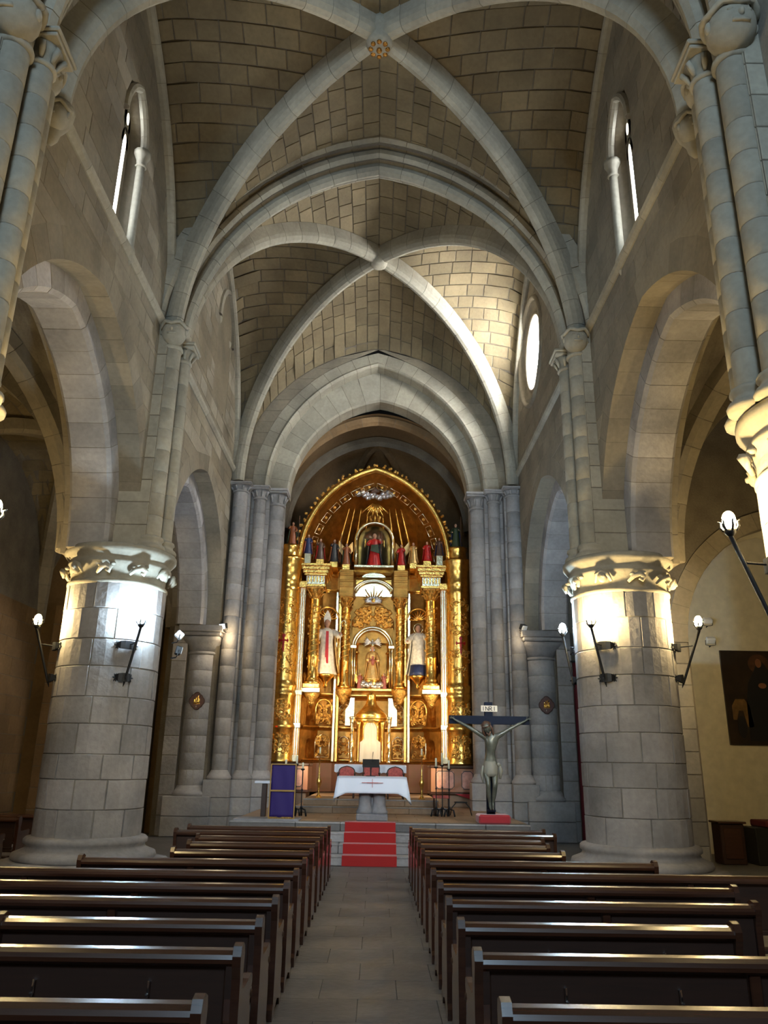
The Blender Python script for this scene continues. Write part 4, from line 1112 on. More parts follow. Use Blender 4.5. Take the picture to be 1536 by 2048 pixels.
# ------------------------------------------------------------------ chairs and the old altar table
def armchair(x, y, zf, label, back=M_REDS, wide=.36, hback=.70):
    t = thing('armchair', label, 'chair', (x, y, zf), 0, 'celebrants armchairs')
    hw = wide / 2
    out = [(-hw, .40), (-hw * 1.02, hback - .14), (-hw * .92, hback - .07), (-hw * .7, hback - .03), (-hw * .35, hback - .005), (0, hback + .01), (hw * .35, hback - .005), (hw * .7, hback - .03), (hw * .92, hback - .07), (hw * 1.02, hback - .14), (hw, .40)]
    one('back_frame', extrude([(a * 1.14, .22, .36 + (b - .36) * 1.06) for a, b in out], (0, .03, 0)), M_WOOD2, t)
    one('backrest', extrude([(a, .19, b) for a, b in out], (0, .035, 0)), back, t)
    one('seat', cbox(-hw - .02, hw + .02, -.2, .22, .34, .42, .02), back, t)
    for sx in (-1, 1):
        for yy in (-.18, .22): one('leg', lathe([(.012, 0), (.022, .03), (.016, .1), (.024, .2), (.018, .34)], 8, (sx * hw, yy, 0)), M_WOOD2, t, True)
        one('armrest', tube([(sx * hw, .21, .56), (sx * (hw + .03), 0, .57), (sx * (hw + .02), -.18, .55), (sx * hw, -.18, .36)], .018, 8), M_WOOD2, t, True)
    return t
SF = .92
armchair(-.55, 19.35, SF, 'armchair with rounded red back behind the altar, left one')
armchair(.62, 19.35, SF, 'armchair with rounded red back behind the altar, right one')
c3 = armchair(.04, 19.75, SF, 'middle armchair with square red back between the two rounded ones', M_REDS, .36, .82)
ht = wthing('high_altar_table', 'old altar table under white linen behind the red chairs', 'altar', (0, 20.9, SF))
one('table_body', cbox(-.82, .84, 20.6, 21.3, SF, 1.62, .02), M_MARB, ht)
one('linen', cbox(-.90, .92, 20.52, 21.32, 1.62, 1.68, .015), M_CLOTH, ht)
mb = MB(); n = 40
mb.add(sweep([[(-.90 + 1.82 * i / n, 20.512 + .01 * math.sin(i * 1.7), 1.64), (-.90 + 1.82 * i / n, 20.50 + .012 * math.sin(i * 1.7 + .4), 1.50 - .03 * abs(math.sin(i * .8)))] for i in range(n + 1)], False, False), True)
mb.build('linen_fall', M_CLOTH, ht)

def candlestick(x, y, z0, h, label, cat='candlestick', mat=None, ch=.18, group=None):
    t = thing('candlestick', label, cat, (x, y, z0), 0, group); mat = mat or M_IRON
    for k in range(3):
        a = 2 * PI * k / 3 + PI / 2
        one('foot', tube([(.02 * math.cos(a), .02 * math.sin(a), .16), (.10 * math.cos(a), .10 * math.sin(a), .14), (.13 * math.cos(a), .13 * math.sin(a), .015)], [.014, .016, .02], 6), mat, t, True)
    one('stem', lathe([(.012, .08), (.014, .16), (.03, .18), (.012, .21), (.010, h * .55), (.024, h * .57), (.010, h * .6), (.010, h - .02), (.04, h), (.045, h + .02), (.01, h + .025)], 10), mat, t, True)
    one('candle', lathe([(.022, h + .02), (.022, h + .02 + ch), (.004, h + .025 + ch)], 12), M_WAX, t, True)
    return t
candlestick(1.46, 17.6, PZ, 1.0, 'tall black iron candlestick, left of the three by the right altarpiece base', group='iron candlesticks')
candlestick(1.60, 17.7, PZ, 1.04, 'tallest iron candlestick with the longest candle, middle of the three', ch=.25, group='iron candlesticks')
candlestick(1.74, 17.6, PZ, .96, 'tall black iron candlestick, right of the three by the crucifix', group='iron candlesticks')
rs = wthing('red_stool', 'low stool with a red top below the three iron candlesticks', 'stool', (1.6, 18.1, PZ))
one('top', cbox(1.42, 1.80, 17.98, 18.22, PZ + .36, PZ + .42, .01), M_REDS, rs)
for x in (1.45, 1.77):
    for y in (18.02, 18.18): one('leg', tube([(x, y, PZ), (x, y, PZ + .37)], .014, 6), M_WOOD2, rs)
fs = wthing('folding_stool', 'low grey stool with curved legs beside the red one', 'stool', (2.05, 18.3, PZ))
one('top', cbox(1.92, 2.20, 18.2, 18.4, PZ + .26, PZ + .29, .01), M_IRON, fs)
for sx in (-1, 1): one('leg', tube([(2.06 + sx * .10, 18.3, PZ + .27), (2.06 + sx * .2, 18.3, PZ + .16), (2.06 + sx * .24, 18.3, PZ)], .012, 6), M_IRON, fs, True)
candlestick(-1.38, 17.0, PZ, .92, 'dark candlestick with a candle just right of the purple banner', ch=.12, group='iron candlesticks')
candlestick(-1.52, 17.1, PZ, 1.02, 'dark candlestick with the tallest candle behind the purple banner', ch=.16, group='iron candlesticks')
candlestick(-1.76, 17.2, PZ, 1.0, 'candlestick almost hidden behind the purple banner, its candle end showing', ch=.1, group='iron candlesticks')

def gilt_stand(x, label):
    t = thing('gilt_candlestick', label, 'candlestick', (x, 19.4, .78 + .14), 0, 'tall gilt candlesticks')
    one('stem', lathe([(.03, .03), (.055, .045), (.03, .07), (.02, .10), (.035, .14), (.02, .18), (.03, .24), (.06, .32), (.065, .38), (.03, .46), (.018, .50), (.03, .53), (.015, .56), (.013, .95), (.05, .97), (.05, .99), (.012, 1.0)], 12), M_GOLD, t, True)
    one('foot', lathe([(.08, 0), (.08, .015), (.05, .03), (.025, .045)], 12), M_GOLD, t, True); one('candle', lathe([(.02, .99), (.02, 1.14), (.004, 1.145)], 10), M_WAX, t, True)
gilt_stand(-1.2, 'tall gilt candlestick on the low steps left of the altar'); gilt_stand(1.25, 'tall gilt candlestick on the low steps right of the altar')

# ------------------------------------------------------------------ purple banner (lectern cloth)
bn = wthing('banner', 'purple satin banner with gold braid and fringe left of the altar', 'banner', (-1.66, 15.85, PZ))
mb = MB(); nx_, nz_ = 12, 16
g = [[(-1.885 + .475 * i / nx_ + (.016 * j / nz_), 15.80 + .008 * math.sin(i * .9 + j * .3) + .02 * j / nz_, .70 + (1.66 - .70) * j / nz_) for i in range(nx_ + 1)] for j in range(nz_ + 1)]
mb.add(([p for r in g for p in r] , [(j * (nx_ + 1) + i, j * (nx_ + 1) + i + 1, (j + 1) * (nx_ + 1) + i + 1, (j + 1) * (nx_ + 1) + i) for j in range(nz_) for i in range(nx_)]), True)
fb = mb.build('cloth', M_PURP, bn); so = fb.modifiers.new('thick', 'SOLIDIFY'); so.thickness = .01
for x in (-1.895, -1.415): one('side_braid', cbox(x, x + .02, 15.785, 15.80, .70, 1.66, .003), M_BRAID, bn)
one('cross_braid', cbox(-1.89, -1.40, 15.78, 15.80, 1.165, 1.195, .003), M_BRAID, bn); one('top_braid', cbox(-1.89, -1.39, 15.79, 15.815, 1.655, 1.675, .003), M_BRAID, bn)
mb = MB()
for i in range(40): mb.add(tube([(-1.895 + .5 * i / 39, 15.80, .71), (-1.895 + .5 * i / 39 + RN.uniform(-.005, .005), 15.795, .655)], .006, 4))
mb.build('fringe', M_BRAID, bn, 'stuff')
one('stand', cbox(-1.86, -1.44, 15.86, 16.1, PZ, 1.62, .01), M_WOOD2, bn)
sb = st(one('stone_base', cbox(-2.55, -1.30, 15.70, 16.3, PZ - .02, PZ + .035, .01), M_GALTAR)); sb['label'] = 'low grey stone slab under the purple banner'
cb = wthing('side_table', 'small shelf with white cloth beside the purple banner', 'table', (-2.15, 17.0, PZ))
one('top', cbox(-2.35, -1.95, 16.85, 17.1, 1.28, 1.33, .008), M_CLOTH, cb); one('support', cbox(-2.2, -2.1, 16.9, 17.05, PZ, 1.28, .008), M_WOOD2, cb)

# ------------------------------------------------------------------ crucifix
CRY = 15.95; CX0 = 2.41
cr = wthing('crucifix', 'life-size crucifix with blue-black beams on a red-draped base right of the steps', 'crucifix', (CX0, CRY, PZ))
one('upright', cbox(CX0 - .09, CX0 + .07, CRY - .05, CRY + .05, .80, 2.92, .006), M_CROSS, cr)
one('crossbeam', cbox(1.60, 3.21, CRY - .055, CRY + .045, 2.49, 2.65, .006), M_CROSS, cr)
pq = one('title_board', cbox(CX0 - .17, CX0 + .16, CRY - .09, CRY - .07, 2.73, 2.85, .004), M_IVORY, cr)
def letters(txt, x, y, z, h, w_, parent, mat):
    S = {'I': [((.5, 0), (.5, 1))], 'N': [((0, 0), (0, 1)), ((0, 1), (1, 0)), ((1, 0), (1, 1))], 'R': [((0, 0), (0, 1)), ((0, 1), (.8, .95)), ((.8, .95), (.8, .55)), ((.8, .55), (0, .5)), ((.3, .5), (1, 0))]}
    mb = MB()
    for i, ch in enumerate(txt):
        for (a, b), (c, d) in S[ch]:
            p = V((x + i * w_ * 1.35 + a * w_, y, z + b * h)); q = V((x + i * w_ * 1.35 + c * w_, y, z + d * h)); mb.add(tube([p, q], .006, 4))
    mb.build('lettering', mat, parent)
letters('INRI', CX0 - .15, CRY - .093, 2.75, .08, .055, pq, M_BLACK)
mb = MB(); mb.add(cbox(CX0 - .28, CX0 + .33, CRY - .28, CRY + .28, PZ, .81, .03)); mb.build('draped_base', M_REDV, cr)
# corpus: one skinned body
sk = []; ed = []
def J(x, y, z, r, p=None, ry=None):
    sk.append(((CX0 + x, CRY - .14 + y, z), (r, ry or r)))
    if p is not None: ed.append((p, len(sk) - 1))
    return len(sk) - 1
pel = J(-.02, 0, 1.72, .105, None, .085)
wai = J(-.03, -.01, 1.88, .088, pel, .075); rib_ = J(0, -.03, 2.06, .115, wai, .09); chest = J(.01, -.03, 2.20, .12, rib_, .09)
nk0 = J(-.02, -.03, 2.31, .05, chest); nk1 = J(-.05, -.08, 2.36, .045, nk0)
for s in (-1, 1):
    sh = J(.17 * s + .01, -.02, 2.27 + (.01 * s), .055, chest)
    el = J(.42 * s + .0, .0, 2.42, .036, sh); fo = J(.55 * s, .02, 2.485, .034, el); wr = J(.69 * s + .01, .04, 2.555, .022, fo); pa = J(.745 * s + .01, .04, 2.585, .026, wr, .014)
    for k in range(4):
        a = .55 + (k - 1.5) * .28; dx, dz = math.cos(a) * s, math.sin(a)
        f1 = J(.745 * s + .01 + dx * .035, .035, 2.585 + dz * .035, .0085, pa); J(.745 * s + .01 + dx * (.065 + .006 * (k in (1, 2))), .01, 2.585 + dz * .06, .007, f1)
    th_ = J(.73 * s + .01, .02, 2.62, .009, pa); J(.735 * s + .01, .0, 2.645, .008, th_)
    hp = J(.085 * s - .02, 0, 1.66, .085, pel); kn = J(.075 * s - .03 + .02 * (s < 0), -.13, 1.34, .052, hp); cf = J(.055 * s - .02, -.08, 1.20, .05, kn); an = J(.03 * s - .02, -.02, 1.02, .030, cf)
    hl = J(.03 * s - .02, -.05, .96, .03, an); to = J(.02 * s - .02, -.11, .895, .022, hl)
me = bpy.data.meshes.new('body'); me.from_pydata([(p[0] - CX0, p[1] - CRY, p[2] - PZ) for p, r in sk], ed, [])
bo = bpy.data.objects.new('body', me); COL.objects.link(bo); bo.parent = cr; me.materials.append(M_BRONZE)
md = bo.modifiers.new('skin', 'SKIN'); md.use_smooth_shade = True
for i, (p, r) in enumerate(sk): me.skin_vertices[0].data[i].radius = r
me.skin_vertices[0].data[0].use_root = True
bo.modifiers.new('sub', 'SUBSURF').levels = 1; bo.modifiers['sub'].render_levels = 1
OFF[bo.name] = V((CX0, CRY, PZ))
mb = MB(); hc = (CX0 - .085, CRY - .26, 2.41)
Mh = Matrix.Translation(hc) @ Matrix.Rotation(.5, 4, 'X') @ Matrix.Rotation(-.35, 4, 'Y')
mb.add(ball((0, 0, 0), (.078, .095, .11), 14, 10), True, Mh); mb.add(ball((0, -.095, -.01), (.014, .02, .028), 7, 5), True, Mh)
for s in (-1, 1): mb.add(ball((.032 * s, -.082, .018), (.015, .01, .008), 6, 4), True, Mh); mb.add(ball((.08 * s, .01, -.01), (.01, .02, .03), 6, 4), True, Mh)
mb.add(tube([(-.025, -.088, -.05), (0, -.094, -.052), (.025, -.088, -.05)], .006, 5), True, Mh)
hd = mb.build('head', M_BRONZE, bo)
mb = MB(); mb.add(ball((0, .03, .035), (.09, .09, .095), 12, 8), True, Mh)
for s in (-1, 1): mb.add(tube([(.07 * s, 0, .04), (.09 * s, -.01, -.05), (.08 * s, -.03, -.15), (.06 * s, -.05, -.2)], [.03, .03, .022, .008], 7), True, Mh)
mb.add(tube([(-.04, -.07, -.06), (0, -.08, -.12), (.04, -.07, -.06)], [.02, .03, .02], 7), True, Mh)
mb.build('hair', M_STAT['brown'], bo)
mb = MB()
for k in range(2): mb.add(tube([(.088 * math.cos(a), .005 + .10 * math.sin(a), .065 + .012 * math.sin(a * 6 + k * 3)) for a in [2 * PI * i / 24 for i in range(25)]], .009, 5), True, Mh)
for i in range(12): a = 2 * PI * i / 12; mb.add(tube([(.09 * math.cos(a), .005 + .1 * math.sin(a), .065), (.115 * math.cos(a + .2), .005 + .13 * math.sin(a + .2), .085)], [.005, .001], 4), True, Mh)
mb.build('crown_of_thorns', M_STAT['brown'], bo)
# loincloth with a knot at the hip
mb = MB(); mb.add(lathe([(.135, 1.50), (.15, 1.56), (.145, 1.66), (.125, 1.75), (.11, 1.79)], 28, (CX0 - .02, CRY - .15, 0), fold=lambda a, z: 1 + .06 * math.sin(9 * a + z * 30)), True)
mb.add(ball((CX0 + .14, CRY - .18, 1.72), (.045, .045, .04), 8, 6), True)
mb.add(tube([(CX0 + .15, CRY - .18, 1.70), (CX0 + .18, CRY - .17, 1.60), (CX0 + .16, CRY - .18, 1.46)], [.03, .04, .02], 7), True)
mb.add(tube([(CX0 - .16, CRY - .16, 1.70), (CX0 - .19, CRY - .15, 1.55), (CX0 - .17, CRY - .16, 1.38)], [.025, .035, .015], 7), True)
mb.build('loincloth', plain('painted_loincloth', (.26, .24, .19), .5, bump=.3, bscale=12), bo)
one('foot_rest', cbox(CX0 - .09, CX0 + .06, CRY - .20, CRY - .05, .86, .90, .008), M_CROSS, cr)

# ------------------------------------------------------------------ stations of the cross
def plaque(x, y, z, ang, label, num):
    t = thing('station_plaque', label, 'plaque', (x, y, z), ang, 'stations of the cross')
    pts = []
    for i in range(48):
        a = 2 * PI * i / 48; dl = ((a + PI / 4) % (PI / 2)) - PI / 4; r = .105 * math.cos(dl) + math.sqrt(max(.0004, .095 ** 2 - (.105 * math.sin(dl)) ** 2)); r = max(r, .178 if abs(abs(dl) - PI / 4) < .14 else .15); pts.append((r * math.cos(a), 0, r * math.sin(a) * 1.1))
    for i in (0,):
        pass
    one('backboard', extrude(pts, (0, .03, 0)), M_BROWN, t)
    one('moulded_edge', tube([(p[0] * .95, -.004, p[2] * .95) for p in pts + pts[:1]], .009, 5, False), M_WOOD2, t)
    mb = MB()
    for dx, h in ((-.06, .10), (-.02, .14), (.025, .15), (.06, .11)):
        mb.add(ball((dx, -.012, -.05 + h), (.014, .012, .016), 7, 5), True); mb.add(lathe([(.022, -.06), (.024, -.03), (.014, -.05 + h - .015)], 7, (dx, -.012, 0)), True)
    mb.add(tube([(-.08, -.012, -.07), (.08, -.012, -.07)], .008, 5)); mb.add(tube([(-.055, -.015, -.02), (.05, -.015, .13)], .006, 5)); mb.add(tube([(-.03, -.015, .10), (.06, -.015, .04)], .006, 5))
    mb.build('gilt_relief', M_GOLD, t)
    mb = MB()
    for i in range(num): mb.add(tube([(-.014 + .014 * i, -.006, -.155), (-.014 + .014 * i, -.006, -.115)], .004, 4))
    mb.build('numeral', M_IVORY, t)
plaque(-4.33, 19.64, 3.12, 0, 'brown quatrefoil station plaque on the left respond beside the chancel', 2)
plaque(4.38, 19.64, 3.16, 0, 'brown quatrefoil station plaque on the right respond beside the chancel', 1)
plaque(-6.9, 20.10, 3.35, 0, 'dim quatrefoil station plaque on the end wall of the left aisle', 2)

# ------------------------------------------------------------------ iron torch lamps
def torch(px, py, r, ang, z0, label, cool, lean=0.0, out=.34):
    """bracketed iron torch; mounted on a round pier centred (px, py), ang = direction it faces"""
    x, y = px + r * math.cos(ang), py + r * math.sin(ang)
    t = thing('iron_torch_lamp', label, 'wall lamp', (x, y, z0), ang + PI / 2, 'iron torch lamps on the piers')
    # local frame: -Y points away from the pier
    def claw(z, wd):
        mb = MB(); yo = -.045
        pth = [(-wd * 1.0, .03 + .06, z + .01), (-wd * .7, .0, z), (-wd * .3, -.03, z), (wd * .3, -.03, z), (wd * .7, .0, z), (wd * 1.0, .09, z + .01)]
        rings = []
        for (a, b, c), h in zip(pth, (.02, .058, .065, .065, .058, .02)): rings.append([(a, b - .012 + yo, c - h), (a, b + .012 + yo, c - h), (a, b + .012 + yo, c + h), (a, b - .012 + yo, c + h)])
        mb.add(sweep(rings))
        for s in (-1, 1):
            for k, (dx, dz) in enumerate(((.05, 0), (.02, .06), (.02, -.06), (-.02, .065), (-.02, -.065))):
                bx, by = s * wd * .9, .06 + yo
                mb.add(tube([(bx, by, z), (bx + s * dx * .6, by, z + dz * .7), (bx + s * dx, by, z + dz)], [.013, .011, .003], 5), True)
        return mb.build('bracket', M_IRON, t)
    claw(.12, .13); claw(.62, .16)
    p0, p1 = V((0, -.05, -.02)), V((lean, -out, .88))
    rr = [.004, .018, .02, .02, .022]; ts = (0, .08, .3, .7, 1)
    one('pole', tube([p0.lerp(p1, q) for q in ts], rr, 8), M_IRON, t, True)
    one('wall_arm', tube([(0, .02, .62), (lean * .6, -out * .7, .64)], .012, 6), M_IRON, t); one('wall_arm', tube([(0, .02, .12), (lean * .15, -.12, .12)], .012, 6), M_IRON, t)
    mb = MB(); mb.add(lathe([(.022, 0), (.05, .03), (.055, .06), (.02, .06)], 8, (p1.x, p1.y, p1.z)), True)
    for k in range(6):
        a = 2 * PI * k / 6; c, s = math.cos(a), math.sin(a)
        mb.add(tube([(p1.x + .05 * c, p1.y + .05 * s, p1.z + .05), (p1.x + .075 * c, p1.y + .075 * s, p1.z + .09), (p1.x + .07 * c, p1.y + .07 * s, p1.z + .13), (p1.x + .10 * c, p1.y + .10 * s, p1.z + .15)], [.012, .014, .01, .003], 5), True)
    mb.build('crown', M_IRON, t)
    one('bulb', ball((p1.x, p1.y, p1.z + .15), (.058, .058, .085), 14, 10), M_BULBC if cool else M_BULBW, t, True)
    return t
A_ = math.atan2
torch(-4.30, Y1, .81, math.radians(-54), 2.80, 'iron torch lamp with bluish light on the front of the left pier', True, .10, .26)
torch(-4.30, Y1, .81, math.radians(-152), 2.80, 'iron torch lamp with warm light on the aisle side of the left pier', False, 0, .36)
torch(4.27, Y1, .81, math.radians(-128), 2.92, 'iron torch lamp with warm light on the front of the right pier', False, -.10, .26)
torch(4.27, Y1, .81, math.radians(-28), 2.95, 'iron torch lamp with warm light on the aisle side of the right pier', False, 0, .40)
torch(4.27, Y1, .81, math.radians(152), 2.98, 'iron torch lamp with glaring bluish light on the nave side of the right pier', True, 0, .20)
torch(4.43, Y0, .81, math.radians(178), 2.78, 'iron torch lamp with warm light on the near right pier, leaning left', False, 0, .36)
torch(-4.43, Y0, .81, math.radians(2), 2.78, 'iron torch lamp with warm light at the left picture edge', False, 0, .36)

# flood lamps
def flood(x, y, z, ang, tilt, label, mat, body=M_BLACK):
    t = thing('flood_lamp', label, 'flood lamp', (x, y, z), ang, 'flood lamps')
    M = Matrix.Rotation(tilt, 4, 'X')
    MB().add(cbox(-.10, .10, -.05, .05, -.07, .07, .012), False, M).build('housing', body, t)
    MB().add(cbox(-.085, .085, -.058, -.045, -.058, .058, .004), False, M).build('glass', mat, t)
    one('yoke', tube([(-.115, 0, 0), (-.115, .02, -.10), (0, .03, -.12), (.115, .02, -.10), (.115, 0, 0)], .008, 5), M_IRON, t)
    one('arm', tube([(0, .03, -.12), (0, .12, -.14)], .012, 6), M_IRON, t)
M_LENS = plain('lamp_glass', (.9, .93, 1), .3, emit=(.85, .93, 1), es=6)
flood(-3.32, 13.45, 3.78, PI * .6, -.9, 'white flood lamp on the back of the left pier, aimed at the vault', M_LENS, M_WHITE)
flood(-3.32, 13.48, 3.52, PI * .6, .2, 'black flood lamp just under the white one on the left pier', M_WHITE)
flood(3.35, 5.36, 4.4, PI + .22, .25, 'added flood lamp, out of view on the camera side of the near right pier', M_LENS)  # housings for the two added altar floods, outside the view
flood(-3.35, 5.36, 4.4, PI - .22, .25, 'added flood lamp, out of view on the camera side of the near left pier', M_LENS)
flood(-3.80, 19.55, 4.98, -.5, .3, 'small lit flood lamp on the capital left of the chancel', M_LENS)
flood(3.86, 19.55, 5.08, .6, .5, 'small dark flood lamp on the capital right of the chancel', M_WHITE)
flood(7.72, 17.5, 4.95, 0, -1.0, 'white lamp, upper of two on the chapel wall above the painting', M_WHITE, M_WHITE)
flood(7.74, 17.5, 4.5, 0, .7, 'white lamp, lower of two on the chapel wall above the painting', M_WHITE, M_WHITE)

# ------------------------------------------------------------------ painting and furniture in the right chapel
pt_ = wthing('painting', 'dark oil painting of a haloed robed woman on the chapel wall', 'painting', (8.9, 17.55, 2.2))
one('canvas', cbox(7.93, 9.55, 17.53, 17.58, 2.22, 4.28, .006), plain('painting_ground', (.022, .013, .007), .45, var=.5, vscale=3), pt_)
M_P1 = plain('paint_brown', (.07, .028, .012), .5, var=.3, vscale=8); M_P2 = plain('paint_ochre', (.14, .075, .025), .5, var=.3, vscale=8); M_P3 = plain('paint_black', (.008, .008, .01), .5); M_P4 = plain('paint_flesh', (.22, .09, .045), .5)
def flat(name, pts, m, dy): one(name, extrude([(x, 17.53 - dy, z) for x, z in pts], (0, -.003, 0)), m, pt_)
def ell(cx, cz, a, b, n=20): return [(cx + a * math.cos(2 * PI * i / n), cz + b * math.sin(2 * PI * i / n)) for i in range(n)]
flat('halo', ell(8.78, 3.98, .24, .22), M_P1, 0); flat('robe', [(8.38, 2.3), (8.40, 3.1), (8.48, 3.55), (8.66, 3.85), (8.78, 4.12), (8.92, 3.95), (9.1, 3.6), (9.2, 3.0), (9.25, 2.3)], M_P3, .003)
flat('face', ell(8.77, 4.0, .07, .10), M_P4, .006); flat('hands', ell(8.80, 3.5, .09, .06), M_P4, .006)
flat('distant_arch', [(8.06, 2.75), (8.06, 3.05), (8.15, 3.2), (8.35, 3.2), (8.46, 3.05), (8.5, 2.6), (8.36, 2.6), (8.3, 2.95), (8.2, 2.95), (8.14, 2.75)], M_P2, .003)
flat('small_figure', ell(8.24, 2.6, .10, .24), M_P3, .006)
cf = wthing('confessional_chair', 'tall brown wooden prie-dieu standing under the chapel arch', 'cabinet', (6.95, 15.9, 0))
one('body', cbox(6.72, 7.18, 15.7, 16.1, 0, .72, .015), M_WOOD2, cf); one('top_board', cbox(6.68, 7.22, 15.66, 16.12, .72, .76, .01), M_WOOD, cf); one('door_panel', cbox(6.78, 7.12, 15.685, 15.70, .1, .64, .006), M_WOOD, cf)
bb = wthing('covered_table', 'dark table under a deep red cloth beside the brown prie-dieu', 'table', (7.9, 15.9, 0))
one('body', cbox(7.35, 8.5, 15.6, 16.2, 0, .66, .015), M_BLACK, bb); one('cloth', cbox(7.55, 8.54, 15.56, 16.24, .66, .78, .02), M_CURT, bb)

# ================================================================== gilded altarpiece
RT = wthing('altarpiece', 'towering gilded baroque altarpiece with niches and columns filling the apse', 'altarpiece', (0, 22.4, PZ))
OX = -.02
RR = random.Random(5)

def scroll_relief(cx, cz, w_, h, y, n, seed, r=.018, cur=None):
    """carved foliage: mirrored C-scrolls, leaves and berries in front of the plane y"""
    q = random.Random(seed); mb = MB()
    for k in range(n):
        u, v_ = q.uniform(.08, .5), q.uniform(-.5, .5); s = q.uniform(.5, 1.1) * min(w_, h) * .20; a0 = q.uniform(0, 6.28); tw = q.choice((-1, 1))
        pts = []
        for i in range(9):
            t = i / 8; a = a0 + tw * t * 4.6; rr = s * (1 - t * .78); pts.append((u * w_ + rr * math.cos(a), rr * math.sin(a) + v_ * h * .92, -.012 - .02 * math.sin(PI * t)))
        for sg in (-1, 1):
            P = [(cx + sg * p[0], (cur(cx + sg * p[0]) if cur else y) + p[2], cz + p[1]) for p in pts if abs(p[0]) < w_ * .52 and abs(p[1]) < h * .52]
            if len(P) > 3:
                m_ = len(P); mb.add(tube(P, [r * (.5 + .9 * math.sin(PI * (i + .5) / m_)) for i in range(m_)], 5), True)
                e = P[-1]; mb.add(ball(e, r * 1.5, 6, 4), True)
                e = P[m_ // 2]; mb.add(ball((e[0], e[1] - .004, e[2]), (r * 2.4, r, r * 1.3), 6, 4), True)
    return mb

# ---- stone plinths and marbled predella on both sides
for sx in (-1, 1):
    x0, x1 = sorted((1.68 * sx + OX, 2.86 * sx + OX))
    one('stone_plinth', cbox(x0, x1, 21.75, 22.9, PZ, .98, .015), M_PLAT, RT)
    x0, x1 = sorted((1.64 * sx + OX, 2.90 * sx + OX))
    p = one('predella', cbox(x0, x1, 21.70, 22.9, .98, 1.62, .01), M_MARB, RT)
    one('predella_moulding', cbox(x0 - .03, x1 + .03, 21.64, 22.9, 1.62, 1.70, .015), M_WOOD, p)
    one('predella_moulding', cbox(x0 - .03, x1 + .03, 21.66, 22.9, .95, 1.02, .015), M_WOOD, p)
    for c, hw in ((2.02, .24), (2.62, .15)):
        cx = c * sx + OX
        one('painted_panel', cbox(cx - hw, cx + hw, 21.68, 21.70, 1.10, 1.54, .01), M_MARBP, p)
        mb = MB(); P = [(cx - hw, 1.16), (cx - hw + .06, 1.10), (cx + hw - .06, 1.10), (cx + hw, 1.16), (cx + hw, 1.48), (cx + hw - .06, 1.54), (cx - hw + .06, 1.54), (cx - hw, 1.48), (cx - hw, 1.16)]
        mb.add(tube([(a, 21.685, b) for a, b in P], .014, 5)); mb.build('panel_moulding', M_MARBD, p)
    if sx > 0:
        rc_ = one('red_cloth', extrude([(2.25, 21.62, .98), (2.84, 21.62, .97), (2.88, 21.62, .80), (2.78, 21.62, .82), (2.5, 21.62, .90)], (0, -.02, 0)), M_REDV, p)

# ---- curved back wall of the retable, in plan
plan = [(-2.15, 22.35), (-2.02, 22.85), (-1.55, 23.35), (-1.12, 23.5), (-1.0, 23.45), (-.98, 23.75), (.98, 23.75), (1.0, 23.45), (1.12, 23.5), (1.55, 23.35), (2.02, 22.85), (2.15, 22.35)]
plan = [(x + OX, y) for x, y in plan]
def strip(z0, z1, mat, name, off=0.0, th=.06):
    one(name, along(plan, [(off, z0), (off, z1), (off - th, z1), (off - th, z0)]), mat, RT)
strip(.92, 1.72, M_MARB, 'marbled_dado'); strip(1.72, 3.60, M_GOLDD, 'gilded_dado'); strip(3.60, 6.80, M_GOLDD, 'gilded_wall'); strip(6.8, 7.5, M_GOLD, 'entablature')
CORN = lambda z, s=1: [(0, z), (.03 * s, z + .01 * s), (.05 * s, z + .05 * s), (.09 * s, z + .07 * s), (.12 * s, z + .12 * s), (.12 * s, z + .15 * s), (0, z + .16 * s), (-.03, z + .16 * s), (-.03, z)]
for z, s in ((1.70, .7), (2.60, .8), (3.50, 1.1), (6.72, .7), (7.22, 1.7)): one('cornice', along(plan, CORN(z, s)), M_GOLD, RT)

